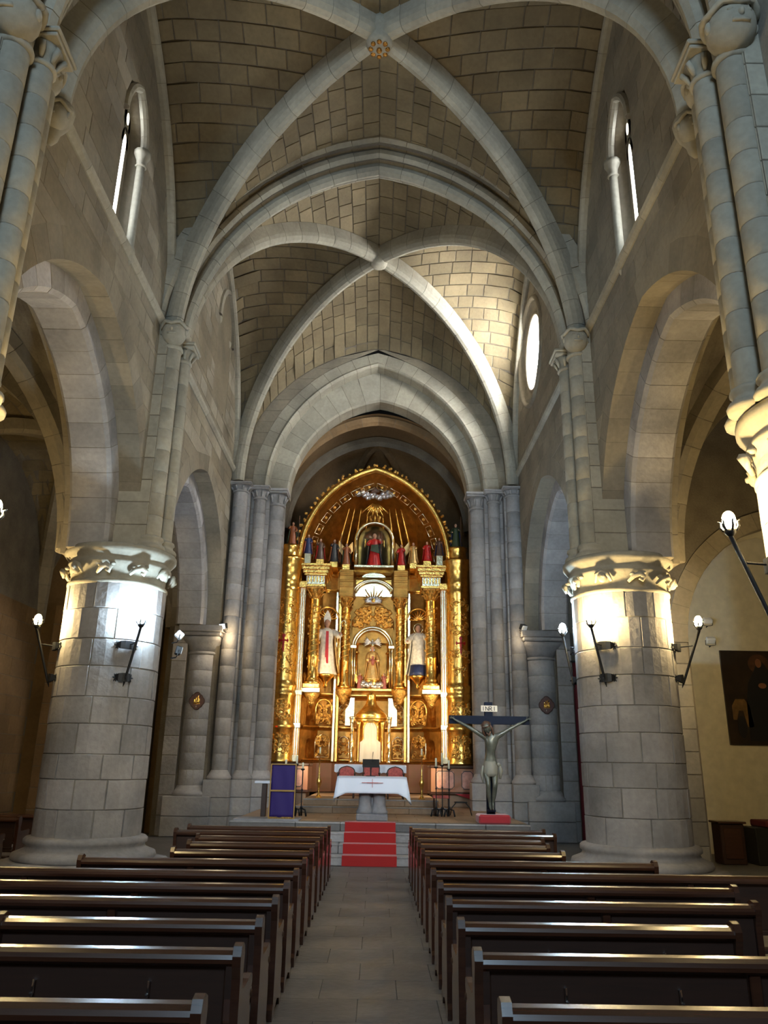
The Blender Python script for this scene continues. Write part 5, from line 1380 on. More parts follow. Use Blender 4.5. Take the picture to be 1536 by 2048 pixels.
# ---- outer round pillars
for sx in (-1, 1):
    cx, cy = 2.50 * sx + OX, 22.28; side = 'left' if sx < 0 else 'right'
    p = one('outer_pillar', lathe([(.36, 1.70), (.38, 1.74), (.34, 1.80), (.34, 2.55), (.38, 2.60), (.40, 2.66), (.37, 2.72), (.34, 2.76), (.34, 3.42), (.37, 3.48), (.39, 3.56), (.36, 3.60), (.38, 3.70), (.40, 3.78), (.345, 3.86), (.34, 3.92), (.335, 6.45), (.36, 6.50), (.34, 6.54), (.34, 6.72), (.37, 6.76), (.345, 6.82), (.345, 7.10), (.37, 7.14), (.36, 7.22), (.40, 7.34), (.44, 7.42), (.44, 7.48), (.30, 7.50), (.28, 7.56), (.26, 7.74), (.30, 7.80), (.30, 7.88), (.1, 7.92)], 36), M_GOLD, RT, True, loc=(cx, cy, 0))
    cyl = lambda x, cx=cx: 0
    def wrap(mb, R_=.335):
        out = []
        for (x, y, z) in mb.v:
            a = (x - 0) / R_; rr = R_ - y; out.append((rr * math.sin(a), -rr * math.cos(a), z))
        mb.v = out; return mb
    wrap(scroll_relief(0, 5.2, .62, 2.4, 0, 30, 3 + sx, .010)).build('carved_foliage', M_GOLDR, p, 'stuff')
    wrap(scroll_relief(0, 3.10, .55, .55, 0, 14, 5 + sx, .017)).build('carved_foliage', M_GOLDR, p, 'stuff')
    wrap(scroll_relief(0, 2.17, .55, .60, 0, 14, 7 + sx, .017)).build('carved_foliage', M_GOLDR, p, 'stuff')
    # red sword-shaped cross
    mb = MB(); X0 = .02 * sx
    poly = [(0, -.28), (.022, -.20), (.022, .04), (.09, .035), (.115, .0), (.13, .055), (.115, .11), (.09, .075), (.022, .075), (.024, .15), (.05, .20), (0, .25), (-.05, .20), (-.024, .15), (-.022, .075), (-.09, .075), (-.115, .11), (-.13, .055), (-.115, .0), (-.09, .035), (-.022, .04), (-.022, -.20)]
    a = -.17 * sx
    for ang in (0,):
        mb.add(extrude([(X0 + x, 0.0, 4.95 + z) for x, z in poly], (0, -.045, 0)))
    wrap(mb).build('red_cross', M_STAT['red'], p)
    # pale gilt pilaster strip beside the pillar
    u, v = sorted((1.98 * sx + OX, 2.16 * sx + OX))
    q = one('pilaster_strip', cbox(u, v, 22.25, 22.5, 1.72, 6.8, .012), M_GOLDW, RT)
    for k in range(3):
        xx = u + .03 + .06 * k; one('flute', tube([(xx, 22.245, 1.9), (xx, 22.245, 6.6)], .014, 6), M_GOLD, q)
    for z in (2.62, 3.52): one('strip_block', cbox(u - .02, v + .02, 22.2, 22.5, z, z + .14, .012), M_GOLDW, q)
    one('strip_capital', cbox(u - .03, v + .03, 22.17, 22.5, 6.6, 6.8, .015), M_GOLD, q)

    # ---- side column standing free before its niche
    def column(cx, cy, r, z0, z1, orn):
        p = one('column', lathe([(r * 1.5, z0), (r * 1.5, z0 + .04), (r * 1.35, z0 + .07), (r * 1.1, z0 + .11), (r * 1.2, z0 + .14), (r, z0 + .18), (r, z0 + .75), (r * 1.1, z0 + .78), (r, z0 + .82), (r * .97, z0 + 1.5), (r * .88, z1 - .36), (r * 1.02, z1 - .34), (r * .9, z1 - .31)], 24), M_GOLD, RT, True, loc=(cx, cy, 0))
        mb = MB(); mb.add(lathe([(r * .9, z1 - .31), (r * .95, z1 - .15), (r * 1.4, z1 - .05)], 16), True); mb.add(cbox(-r * 1.5, r * 1.5, -r * 1.5, r * 1.5, z1 - .05, z1, .01))
        for k in range(8):
            a = 2 * PI * k / 8; c, s = math.cos(a), math.sin(a)
            for z, e, rr in ((z1 - .28, .12, 1.0), (z1 - .18, .13, 1.12)):
                a2 = a + (.39 if z > z1 - .2 else 0); c, s = math.cos(a2), math.sin(a2)
                mb.add(tube([(r * rr * c, r * rr * s, z), (r * (rr + .25) * c, r * (rr + .25) * s, z + e * .8), (r * (rr + .6) * c, r * (rr + .6) * s, z + e), (r * (rr + .6) * c, r * (rr + .6) * s, z + e * .7)], [.018, .026, .024, .008], 5), True)
        mb.build('leafy_capital', M_GOLDR, p)
        mb = MB()
        for k in range(2):
            mb.add(tube([(r * 1.04 * math.cos(a * 2.2 + k * PI), r * 1.04 * math.sin(a * 2.2 + k * PI), z0 + .85 + a * .11) for a in [i * .35 for i in range(int((z1 - z0 - 1.3) / .0385))]], .011, 5), True)
        for k in range(int(orn)):
            a = RR.uniform(0, 6.28); z = RR.uniform(z0 + .2, z1 - .45); mb.add(ball((r * 1.02 * math.cos(a), r * 1.02 * math.sin(a), z), (.03, .03, .045), 6, 4), True)
        mb.build('carved_garland', M_GOLDR, p, 'stuff')
        return p
    cxs = 1.72 * sx + OX
    column(cxs, 22.55, .165, 3.86, 6.66, 40)
    one('pedestal', cbox(cxs - .28, cxs + .26, 22.3, 22.9, 3.60, 3.74, .015), M_GOLDW, RT); one('pedestal', cbox(cxs - .25, cxs + .23, 22.34, 22.9, 3.745, 3.86, .012), M_GOLD, RT)
    one('pedestal_bracket', lathe([(.03, 3.22), (.10, 3.30), (.12, 3.40), (.20, 3.50), (.24, 3.60)], 16, (cxs, 22.55, 0)), M_GOLDR, RT, True)
    # entablature block over the side column
    a_, b_ = cxs - .34, cxs + .34
    eb = one('entablature_block', cbox(a_ + .06, b_ - .06, 22.3, 23.2, 6.66, 7.0, .012), M_GOLDW, RT)
    for k in range(6): one('triglyph', cbox(a_ + .10 + .09 * k, a_ + .14 + .09 * k, 22.28, 22.3, 6.80, 6.98, .004), M_GOLD, eb)
    for z0_, z1_, e in ((6.66, 6.74, .03), (7.0, 7.06, .0), (7.06, 7.16, -.04), (7.16, 7.26, -.08), (7.26, 7.34, -.12)): one('cornice_step', cbox(a_ + e, b_ - e, 22.26 + e, 23.2, z0_, z1_, .01), M_GOLD, eb)
    # side niche: arched panel in the lower tier with carving, statue niche above
    ncx = 1.40 * sx + OX
    P = [(-.27, 2.75), (-.27, 3.2)] + [(-.27 * math.cos(PI * i / 10), 3.2 + .27 * math.sin(PI * i / 10)) for i in range(11)] + [(.27, 2.75)]
    Mx = Matrix.Translation((ncx, 23.05, 0)) @ Matrix.Rotation(-.62 * sx, 4, 'Z')
    mb = MB().add(tube([(a, -.03, b) for a, b in P], .028, 7), True, Mx); mb.build('arched_moulding', M_GOLD, RT)
    mb = scroll_relief(0, 3.05, .46, .55, 0, 14, 21); mb.v = [tuple(Mx @ V(p)) for p in mb.v]; mb.build('carved_foliage', M_GOLDR, RT, 'stuff')
    mb = scroll_relief(0, 2.15, .44, .62, 0, 14, 22); mb.v = [tuple(Mx @ V(p)) for p in mb.v]; mb.build('carved_foliage', M_GOLDR, RT, 'stuff')
    P = [(-.24, 1.86), (-.24, 2.3), (-.14, 2.42), (0, 2.50), (.14, 2.42), (.24, 2.3), (.24, 1.86), (-.24, 1.86)]
    MB().add(tube([(a, -.02, b) for a, b in P], .02, 6), True, Mx).build('panel_moulding', M_GOLDW, RT)
    # shell head over the saint
    Ms = Matrix.Translation((1.38 * sx + OX, 23.18, 0)) @ Matrix.Rotation(-.5 * sx, 4, 'Z')
    mb = MB(); mb.add(tube([(-.36, -.06, 3.75), (-.36, -.06, 5.85)] + [(-.36 * math.cos(PI * i / 12), -.06, 5.85 + .36 * math.sin(PI * i / 12)) for i in range(13)] + [(.36, -.06, 5.85), (.36, -.06, 3.75)], .03, 7), True, Ms)
    for k in range(9):
        a = PI * (k + .5) / 9; mb.add(tube([(0, -.05, 5.85), (.30 * math.cos(a), -.02, 5.85 + .30 * math.sin(a))], [.012, .035], 6), True, Ms)
    mb.build('shell_niche', M_GOLD, RT)
    # bracket for the statue
    one('statue_bracket', lathe([(.02, 3.78), (.07, 3.84), (.05, 3.9), (.13, 4.0), (.20, 4.07), (.25, 4.12), (.26, 4.17), (.02, 4.17)], 16, (1.36 * sx + OX, 22.88, 0)), M_GOLD, RT, True)
    # inner pilasters + inner column
    for xx, m_ in ((1.10, M_GOLDW), (1.00, M_GOLD)):
        u, v = sorted(((xx - .04) * sx + OX, (xx + .04) * sx + OX)); one('inner_pilaster', cbox(u, v, 23.28, 23.5, 1.74, 6.72, .01), m_, RT)
    column(.83 * sx + OX, 23.25, .13, 3.82, 6.55, 30)
    one('column_corbel', lathe([(.03, 3.32), (.10, 3.42), (.13, 3.52), (.20, 3.62), (.24, 3.72), (.24, 3.80), (.02, 3.82)], 16, (.83 * sx + OX, 23.25, 0)), M_GOLDR, RT, True)
    # oblique entablature wing over the inner column
    mb = MB()
    for z0_, z1_, e in ((6.55, 6.60, .02), (6.60, 6.64, .05), (6.64, 6.70, .0), (6.70, 6.84, -.02), (6.84, 6.88, .02), (6.88, 6.93, .05), (6.93, 7.0, .03), (7.0, 7.05, .07), (7.05, 7.09, .10), (7.09, 7.17, .08), (7.17, 7.21, .13), (7.21, 7.26, .16), (7.26, 7.32, .20)):
        mb.add(extrude([(.55 * sx + OX, 23.5 - e, z0_), (.62 * sx + OX, 23.05 - e, z0_), (1.04 * sx + OX, 23.05 - e, z0_), (1.12 * sx + OX, 23.5, z0_)][::sx], (0, 0, z1_ - z0_)))
    mb.build('entablature_wing', M_GOLDD, RT)
    # lower centre panels beside the tabernacle
    for z_, hh in ((3.10, .60), (2.15, .62)):
        scroll_relief(.80 * sx + OX, z_, .30, hh, 23.72, 12, int(z_ * 9) + sx, .016).build('carved_foliage', M_GOLDR, RT, 'stuff')
        P = [(-.16, -hh / 2), (-.16, hh * .3), (-.08, hh * .45), (0, hh * .5), (.08, hh * .45), (.16, hh * .3), (.16, -hh / 2), (-.16, -hh / 2)]
        one('panel_moulding', tube([(.80 * sx + OX + a, 23.68, z_ + b) for a, b in P], .016, 6), M_GOLDW, RT, True)
    # pale gilt console beside the tabernacle dome
    one('side_console', extrude([(.50 * sx + OX, 23.3, 2.75), (.50 * sx + OX, 23.3, 3.55), (.62 * sx + OX, 23.3, 3.55), (.66 * sx + OX, 23.3, 3.35), (.76 * sx + OX, 23.3, 3.2), (.76 * sx + OX, 23.3, 2.75)][::sx], (0, .3, 0)), M_GOLDW, RT)
    # little balustrade post of the high cornice
    one('cornice_post', cbox(1.95 * sx + OX - .07, 1.95 * sx + OX + .07, 22.4, 22.6, 7.34, 7.66, .012), M_GOLDW, RT)

# ---- centre niche
mb = MB(); r0 = .56
for r, y, rad in ((.60, 23.30, .040), (.53, 23.34, .028)):
    mb.add(tube([(OX - r, y, 3.86), (OX - r, y, 5.05)] + [(OX - r * math.cos(PI * i / 20), y, 5.05 + r * math.sin(PI * i / 20)) for i in range(21)] + [(OX + r, y, 5.05), (OX + r, y, 3.86)], rad, 8), True)
mb.build('niche_arch', M_GOLDW, RT)
for sx in (-1, 1): one('niche_impost', cbox(OX + .57 * sx - .09, OX + .57 * sx + .09, 23.22, 23.42, 5.0, 5.09, .012), M_GOLDW, RT)
al_ = MB(); pts = [(OX + .5 * math.cos(PI * i / 12), 23.5 + .55 * math.sin(PI * i / 12)) for i in range(13)]
al_.add(([(x, y, z) for z in (3.8, 5.05) for x, y in pts], [(i, i + 1, 14 + i, 13 + i) for i in range(12)]), True)
al_.add(sweep([[(OX + .5 * math.cos(PI * i / 12), 23.5 + .55 * math.sin(PI * i / 12) * math.cos(b), 5.05 + .5 * math.sin(b) * math.sin(PI * i / 12)) for i in range(13)] for b in [PI / 2 * j / 6 for j in range(7)]], False, False), True)
al_.build('alcove', M_GOLD, RT)
mb = MB()
for i in range(1, 12): a = PI * i / 12; mb.add(tube([(OX + .49 * math.cos(a), 23.5 + .53 * math.sin(a), 3.85), (OX + .49 * math.cos(a), 23.5 + .53 * math.sin(a), 4.85)], .016, 5), True)
mb.add(tube([(OX + .49 * math.cos(PI * i / 12), 23.5 + .53 * math.sin(PI * i / 12), 4.92) for i in range(13)], .035, 6), True); mb.build('alcove_ribs', M_GOLD, RT)
one('niche_floor', cbox(OX - .60, OX + .60, 23.2, 24.05, 3.74, 3.82, .012), M_GOLD, RT)
# cresting of scrolls over the niche, eye emblem, arched pediment
scroll_relief(OX, 6.0, 1.25, .62, 23.45, 26, 77, .028).build('scroll_cresting', M_GOLDR, RT, 'stuff')
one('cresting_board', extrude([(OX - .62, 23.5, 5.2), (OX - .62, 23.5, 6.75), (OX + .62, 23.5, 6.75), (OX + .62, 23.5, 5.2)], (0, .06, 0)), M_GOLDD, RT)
one('tympanum', extrude([(OX + .58 * math.cos(PI * i / 16), 23.42, 6.62 + .48 * math.sin(PI * i / 16)) for i in range(17)], (0, .06, 0)), M_GOLDW, RT)
ey = one('eye_emblem', ball((OX, 23.30, 6.47), (.25, .05, .10), 14, 8), M_SILVER, RT, True)
mb = MB()
for k in range(7): a = PI * k / 6; mb.add(ball((OX + .2 * math.cos(a), 23.30, 6.47 + .09 * math.sin(a)), (.075, .05, .05), 8, 5), True)
mb.add(ball((OX + .18, 23.3, 6.42), (.08, .05, .04), 8, 5), True); mb.add(ball((OX - .18, 23.3, 6.42), (.08, .05, .04), 8, 5), True); mb.build('cloud_wreath', M_SILVER, ey)
one('pupil', ball((OX, 23.25, 6.47), (.065, .03, .065), 10, 7), M_GOLD, ey, True)
mb = MB()
for k in range(13):
    a = PI * (k - .0) / 12 * 1.3 - .5; L_ = .30 if k % 2 else .44
    mb.add(tube([(OX + .14 * math.cos(a), 23.36, 6.50 + .08 * math.sin(a)), (OX + L_ * math.cos(a), 23.36, 6.50 + L_ * math.sin(a))], [.03, .004], 5), True)
mb.build('golden_rays', M_GOLDR, ey)
for r, z, rad in ((.66, 6.60, .045), (.56, 6.64, .03)):
    one('arched_pediment', tube([(OX - r * math.cos(.2 + (PI - .4) * i / 20), 23.30, z + r * .78 * math.sin(.2 + (PI - .4) * i / 20)) for i in range(21)], rad, 8), M_GOLDW, RT, True)
one('pediment_cap', extrude([(OX + .36 * math.cos(PI * i / 12), 23.2, 7.18 + .14 * math.sin(PI * i / 12)) for i in range(13)], (0, .4, 0)), M_GOLDW, RT)

# ---- upper storey: pointed gilded half shell with archivolt
HZ = 7.5
rim = arch_path(2.18, 2.85, 20)
mb = MB()
prof = [(-.02, -.10), (.05, -.13), (.13, -.10), (.17, -.03), (.15, .08), (.0, .10), (-.05, .02)]
mb.add(sweep([[(OX + x + nx * r, 22.3 + d, HZ + z + nz * r) for r, d in prof] for x, z, nx, nz in rim]), True); mb.build('pointed_archivolt', M_GOLD, RT)
mb = MB()
for i, (x, z, nx, nz) in enumerate(rim[1:-1]):
    for k in range(3): mb.add(ball((OX + x + nx * (.18 + .03 * (k % 2)) + RR.uniform(-.05, .05), 22.25 + RR.uniform(-.03, .03), HZ + z + nz * .18 + RR.uniform(-.05, .05)), (.04, .03, .045), 6, 4), True)
mb.build('carved_crockets', M_GOLDR, RT, 'stuff')
sh = MB(); rings = []
for (s, y) in ((1, 22.35), (.93, 22.6), (.84, 23.0), (.72, 23.4), (.55, 23.8), (.35, 24.1), (.12, 24.3), (.0, 24.32)):
    rings.append([(OX + x * s, y, HZ + .0 + z * (s * .94 + .06) if z > 0 else HZ) for x, z, _, _ in arch_path(2.18, 2.85, 14)])
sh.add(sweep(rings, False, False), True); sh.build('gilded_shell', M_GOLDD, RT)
# archivolt panels
pa = resample(arch_path(1.92, 2.5, 14), .42); Lp_, n_, at_ = pa
for i in range(n_):
    s0, s1 = Lp_ * i / n_ + .05, Lp_ * (i + 1) / n_ - .05
    if s1 - s0 < .1: continue
    P = []
    for s, e in ((s0, -.085), (s1, -.085), (s1, .085), (s0, .085), (s0, -.085)):
        x, z, nx, nz = at_(s); P.append((OX + x + nx * e, 22.62, HZ + z + nz * e))
    one('archivolt_panel', tube(P, .012, 5), M_GOLDW, RT, True)
    x, z, nx, nz = at_((s0 + s1) / 2); one('archivolt_rosette', ball((OX + x, 22.62, HZ + z), (.05, .02, .05), 8, 5), M_GOLDR, RT, True)
# gores of the shell
for k in range(-4, 5):
    if k == 0: continue
    a = k * .2; P = []
    for i in range(9):
        t = i / 8; P.append((OX + math.sin(a) * 1.75 * (1 - .35 * t), 23.9 - .9 * t * abs(math.sin(a)) - .2, HZ + .3 + 1.9 * t * (1 - .25 * abs(math.sin(a)))))
    one('shell_rib', tube(P, [.02 + .03 * (1 - i / 8) for i in range(9)], 6), M_GOLD, RT, True)
strip_top = one('upper_ledge', along(plan, [(.10, 7.45), (.10, 7.52), (-.3, 7.52), (-.3, 7.45)]), M_GOLD, RT)
# upper niche
mb = MB()
mb.add(tube([(OX - .58, 23.20, 7.55), (OX - .58, 23.20, 8.35)] + [(OX - .58 * math.cos(PI * i / 18), 23.20, 8.35 + .60 * math.sin(PI * i / 18)) for i in range(19)] + [(OX + .58, 23.20, 8.35), (OX + .58, 23.20, 7.55)], .055, 8), True)
mb.build('upper_niche_arch', M_GOLDW, RT)
mb = MB()
mb.add(sweep([[(OX + .5 * math.cos(PI * i / 14), 23.3 + .4 * math.sin(PI * i / 14), z) for i in range(15)] for z in (7.5, 8.35)] + [[(OX + .5 * math.cos(PI * i / 14), 23.3 + .4 * math.sin(PI * i / 14) * math.cos(b), 8.35 + .52 * math.sin(b) * math.sin(PI * i / 14)) for i in range(15)] for b in [PI / 2 * j / 5 for j in range(1, 6)]], False, False), True)
mb.build('upper_alcove', M_GOLDW, RT); one('upper_niche_floor', cbox(OX - .62, OX + .62, 23.05, 23.8, 7.46, 7.54, .012), M_GOLDW, RT)
for k in range(-1, 2):
    one('niche_pinnacle', tube([(OX + k * .1, 23.15, 8.98), (OX + k * .16, 23.12, 9.12), (OX + k * .1, 23.12, 9.28 - abs(k) * .1)], [.05, .04, .01], 6), M_GOLDR, RT, True)
# clouds with rays above
cl = MB()
for i in range(26):
    x = (i - 12.5) / 12.5 * .62; cl.add(ball((OX + x + RR.uniform(-.03, .03), 22.85 + RR.uniform(-.05, .05), 9.68 + .16 * abs(x) / .62 + RR.uniform(-.07, .09)), (RR.uniform(.06, .10),) * 3, 8, 6), True)
cl.build('silver_clouds', M_SILVER, RT, 'stuff')
for i in range(4):
    x = (-.25, -.08, .1, .27)[i]; one('cherub_head', ball((OX + x, 22.76, 9.62 + .05 * (i % 2)), (.06, .06, .07), 9, 7), M_SILVER, RT, True)
one('rose_figure', ball((OX, 22.85, 9.92), (.17, .08, .10), 10, 7), M_STAT['brown'], RT, True)
for k in range(11):
    a = -PI / 2 + (k - 5) * .17; L_ = .55 if k % 2 == 0 else .38
    one('golden_ray', tube([(OX + .1 * math.cos(a), 22.9, 9.55 + .08 * math.sin(a)), (OX + L_ * math.cos(a), 22.92, 9.55 + L_ * math.sin(a))], [.015, .035], 5), M_GOLD, RT, True)

# ---- tabernacle
TB = wthing('tabernacle', 'domed gilt tabernacle with an ivory veil in the middle of the altarpiece', 'tabernacle', (0, 22.75, 1.70))
one('dome', lathe([(.46, 2.90), (.48, 2.94), (.44, 2.97), (.46, 3.0), (.43, 3.06), (.36, 3.14), (.26, 3.22), (.17, 3.32), (.13, 3.44), (.12, 3.54), (.14, 3.58), (.09, 3.62), (.06, 3.68), (.0, 3.70)], 32, (OX, 22.75, 0)), M_GOLD, TB, True)
one('drum', lathe([(.44, 1.70), (.44, 1.76), (.40, 1.80), (.40, 2.80), (.44, 2.84), (.46, 2.90)], 32, (OX, 22.75, 0)), M_GOLD, TB, True)
one('veil_arch', tube([(OX - .20, 22.34, 1.75), (OX - .20, 22.34, 2.60)] + [(OX - .20 * math.cos(PI * i / 12), 22.34, 2.60 + .22 * math.sin(PI * i / 12)) for i in range(13)] + [(OX + .20, 22.34, 2.60), (OX + .20, 22.34, 1.75)], .022, 7), M_GOLD, TB, True)
mb = MB(); rows = []
for j in range(15):
    z = 1.74 + 1.05 * j / 14; hw = .275 + .02 * (1 - j / 14) if z < 2.28 else (.18 if z < 2.6 else .18 * math.sqrt(max(.02, 1 - ((z - 2.6) / .22) ** 2)))
    rows.append([(OX + hw * (i / 16 * 2 - 1), 22.31 - .018 * math.cos(i * 1.25) - (.03 if z < 2.28 else 0), z) for i in range(17)])
mb.add(sweep(rows, False, False), True); vf = mb.build('veil', M_IVORY, TB); so = vf.modifiers.new('thick', 'SOLIDIFY'); so.thickness = .006
for sx in (-1, 1):
    cx = .52 * sx + OX
    q = one('twisted_column', lathe([(.075, 1.70), (.075, 1.78), (.05, 1.82), (.055, 2.1), (.07, 2.13), (.05, 2.17), (.05, 2.76), (.075, 2.80), (.06, 2.84), (.085, 2.92), (.085, 2.96), (.02, 2.97)], 16, (cx, 22.5, 0)), M_GOLDW, TB, True)
    one('column_garland', tube([(cx + .058 * math.cos(a * 1.1), 22.5 + .058 * math.sin(a * 1.1), 1.84 + a * .044) for a in [i * .5 for i in range(42)]], .014, 5), M_GOLD, q, True)
    cx = .33 * sx + OX
    one('inner_column', lathe([(.06, 1.72), (.05, 1.8), (.04, 1.84), (.04, 2.68), (.06, 2.74), (.07, 2.84)], 14, (cx, 22.40, 0)), M_GOLD, TB, True)

# ================================================================== statues
def hand(mb, p, d, s, sg):
    """a small hand with palm, four fingers and a thumb; d = direction it points"""
    p, d = V(p), V(d).normalized(); u = d.cross(V((0, 1, 0)));
    if u.length < .1: u = V((1, 0, 0))
    u.normalize(); w_ = d.cross(u)
    mb.add(ball(tuple(p + d * s * .35), (s * .42, s * .3, s * .42), 8, 6), True)
    for k in range(4):
        o = u * (k - 1.5) * s * .2; L_ = (.85, 1.0, .95, .75)[k]
        mb.add(tube([tuple(p + o + d * s * .5), tuple(p + o + d * s * (.5 + L_ * .4) + w_ * s * .05), tuple(p + o * .9 + d * s * (.5 + L_ * .7) + w_ * s * .2)], [s * .11, s * .10, s * .07], 5), True)
    mb.add(tube([tuple(p + u * s * .3 * sg + d * s * .15), tuple(p + u * s * .55 * sg + d * s * .4), tuple(p + u * s * .5 * sg + d * s * .65)], [s * .12, s * .11, s * .07], 5), True)

def figure(name, label, cat, base, h, rz, robe, cape, hair, lh, rh, skin=M_SKIN, seat=1.0, group=None, hood=False, wide=1.0):
    """robed carved figure. lh / rh = hand targets in body units (x, y, z of height)"""
    t = thing(name, label, cat, base, rz, group); H = h
    fold = lambda a, z: 1 + .07 * math.sin(11 * a + 2 * math.sin(z * 6 / H)) * max(0, 1 - z / H * 1.1)
    def ov(vf, k=.72): return [(x, y * k, z) for x, y, z in vf[0]], vf[1]
    # body: torso, neck, head, arms and hands in one mesh
    mb = MB()
    mb.add(ov(lathe([(.10 * H, .05 * H), (.085 * H, .5 * H), (.10 * H, .7 * H), (.105 * H, .79 * H), (.05 * H, .835 * H), (.034 * H, .85 * H), (.032 * H, .885 * H)], 16)), True)
    mb.add(ball((0, -.012 * H, .925 * H), (.050 * H, .058 * H, .070 * H), 14, 10), True)
    mb.add(ball((0, -.070 * H, .918 * H), (.010 * H, .013 * H, .020 * H), 6, 5), True)
    mb.add(tube([(-.016 * H, -.064 * H, .890 * H), (0, -.068 * H, .888 * H), (.016 * H, -.064 * H, .890 * H)], .005 * H, 5), True)
    for s in (-1, 1):
        mb.add(ball((s * .021 * H, -.060 * H, .934 * H), (.010 * H, .006 * H, .006 * H), 6, 4), True); mb.add(ball((s * .05 * H, 0, .92 * H), (.007 * H, .013 * H, .02 * H), 6, 4), True)
    sl = MB()
    for s, tg in ((-1, lh), (1, rh)):
        sh_ = V((s * .10 * H, 0, .785 * H)); hd_ = V(tg) * H; mid = (sh_ + hd_) / 2 + V((s * .045 * H, -.01 * H, -.055 * H))
        mb.add(tube([sh_, mid, hd_], [.042 * H, .034 * H, .020 * H], 8), True); hand(mb, hd_, hd_ - mid, .045 * H, -s)
        sl.add(tube([sh_, sh_.lerp(mid, .5) + V((s * .01 * H, 0, 0)), mid, mid.lerp(hd_, .75)], [.052 * H, .056 * H, .060 * H, .055 * H], 10), True)
    mb.build('body', skin, t)
    # robe
    prof = [(.205 * wide, .0), (.19 * wide, .04), (.16 * wide, .2), (.135, .42), (.115, .58), (.125, .70), (.125, .78), (.075, .825), (.045, .84)]
    g = MB().add(ov(lathe([(r * H, z * H * seat if z < .5 else z * H) for r, z in prof], 40, fold=fold)), True)
    g.v += []; o = g.build('robe', M_STAT[robe], t); sl.build('sleeves', M_STAT[robe], t)
    if cape:
        cp = MB(); rings = []
        for r, z in ((.25, .03), (.22, .2), (.19, .45), (.165, .65), (.15, .78), (.09, .84)):
            rings.append([(r * H * math.cos(a) * (1 + .06 * math.sin(9 * a + z * 7)), r * H * .8 * math.sin(a) * (1 + .06 * math.sin(9 * a + z * 7)) + .005 * H, z * H) for a in [-.5 + (PI + 1.0) * i / 22 for i in range(23)]])
        cp.add(sweep(rings, False, False), True); co = cp.build('cape', M_STAT[cape], t); so = co.modifiers.new('thick', 'SOLIDIFY'); so.thickness = .012 * H
    if hair:
        hb = MB().add(ball((0, .012 * H, .94 * H), (.058 * H, .060 * H, .066 * H), 12, 8), True)
        hb.add(tube([(0, .03 * H, .95 * H), (0, .055 * H, .88 * H), (0, .055 * H, .80 * H)], [.045 * H, .045 * H, .02 * H], 8), True); hb.build('hood' if hood else 'hair', M_STAT[hair], t)
    return t

f = figure('bishop_statue', 'carved bishop saint with white mitre and crozier in the left niche', 'statue', (-1.36 + OX, 22.88, 4.17), 1.62, .15, 'white', 'gold', 'brown', (-.20, -.14, .58), (.23, -.12, .72))
one('mitre', extrude([(-.09, -.02, 1.53), (-.11, -.02, 1.66), (-.06, -.02, 1.80), (0, -.02, 1.90), (.06, -.02, 1.80), (.11, -.02, 1.66), (.09, -.02, 1.53)], (0, .06, 0)), M_STAT['white'], f)
one('crozier', tube([(.38, -.22, .02), (.385, -.22, 1.0), (.39, -.22, 1.42), (.40, -.22, 1.52), (.46, -.22, 1.58), (.53, -.22, 1.54), (.53, -.22, 1.46), (.47, -.22, 1.44)], [.014] * 3 + [.02] * 5, 7), M_GOLDW, f, True)
one('stole', extrude([(-.05, -.175, .30), (.05, -.175, .30), (.04, -.135, 1.25), (-.04, -.135, 1.25)], (0, -.012, 0)), M_STAT['red'], f)
f = figure('monk_statue', 'carved tonsured saint in white habit and dark underskirt in the right niche', 'statue', (1.36 + OX, 22.88, 4.17), 1.50, -.15, 'white', 'white', 'black', (-.20, -.15, .66), (.26, -.16, .60))
one('dark_skirt', lathe([(.285, .0), (.27, .08), (.24, .30)], 24, (0, 0, 0), fold=lambda a, z: .98 + .05 * math.sin(9 * a)), M_STAT['blue'], f, True)
one('halo', tube([(.14 * math.cos(a), .03, 1.40 + .14 * math.sin(a)) for a in [2 * PI * i / 24 for i in range(25)]], .012, 6), M_GOLDW, f, True)
one('scroll', tube([(.36, -.30, .84), (.42, -.30, .96)], .03, 8), M_STAT['white'], f, True)
f = figure('madonna_statue', 'gilt Madonna with child in the central niche under a dove', 'statue', (OX, 23.45, 4.08), 1.02, 0, 'gold', 'gold', 'white', (-.10, -.16, .52), (.16, -.15, .50), hood=True, wide=1.15)
one('child', (lambda m: (m.v, m.f))(MB().add(ball((0, 0, .0), (.055, .05, .10), 10, 8)).add(ball((0, -.01, .13), (.042, .042, .048), 10, 8)).add(tube([(-.04, -.02, .05), (-.10, -.07, .08)], [.02, .013], 6)).add(tube([(.04, -.02, .05), (.10, -.06, .03)], [.02, .013], 6))), M_STAT['pink'], f, True, loc=(.02, -.19, .52))
one('crown', lathe([(.055, 1.00), (.06, 1.03), (.075, 1.08), (.05, 1.09), (.015, 1.13), (.0, 1.15)], 12, fold=lambda a, z: 1 + .1 * math.sin(6 * a)), M_GOLDW, f, True)
one('pedestal', lathe([(.13, -.26), (.22, -.24), (.26, -.16), (.22, -.06), (.25, -.03), (.25, 0)], 20), M_GOLD, f, True)
cc = MB()
for i in range(14): a = PI + PI * i / 13; cc.add(ball((.28 * math.cos(a), -.12 + .10 * math.sin(a), -.14 + RR.uniform(-.09, .07)), RR.uniform(.06, .09), 8, 6), True)
cc.build('silver_clouds', M_SILVER, f, 'stuff')
one('backing_light_cloth', cbox(-.20, .20, .34, .36, .55, 1.18, .01), M_GOLDW, f)
dv = wthing('dove', 'silvered dove with spread wings hanging under the arch of the central niche', 'statue', (OX, 23.5, 5.14))
mb = MB(); mb.add(ball((OX, 23.48, 5.18), (.045, .08, .08), 10, 8), True); mb.add(ball((OX, 23.42, 5.27), (.032, .035, .035), 8, 6), True); mb.build('body', M_SILVER, dv)
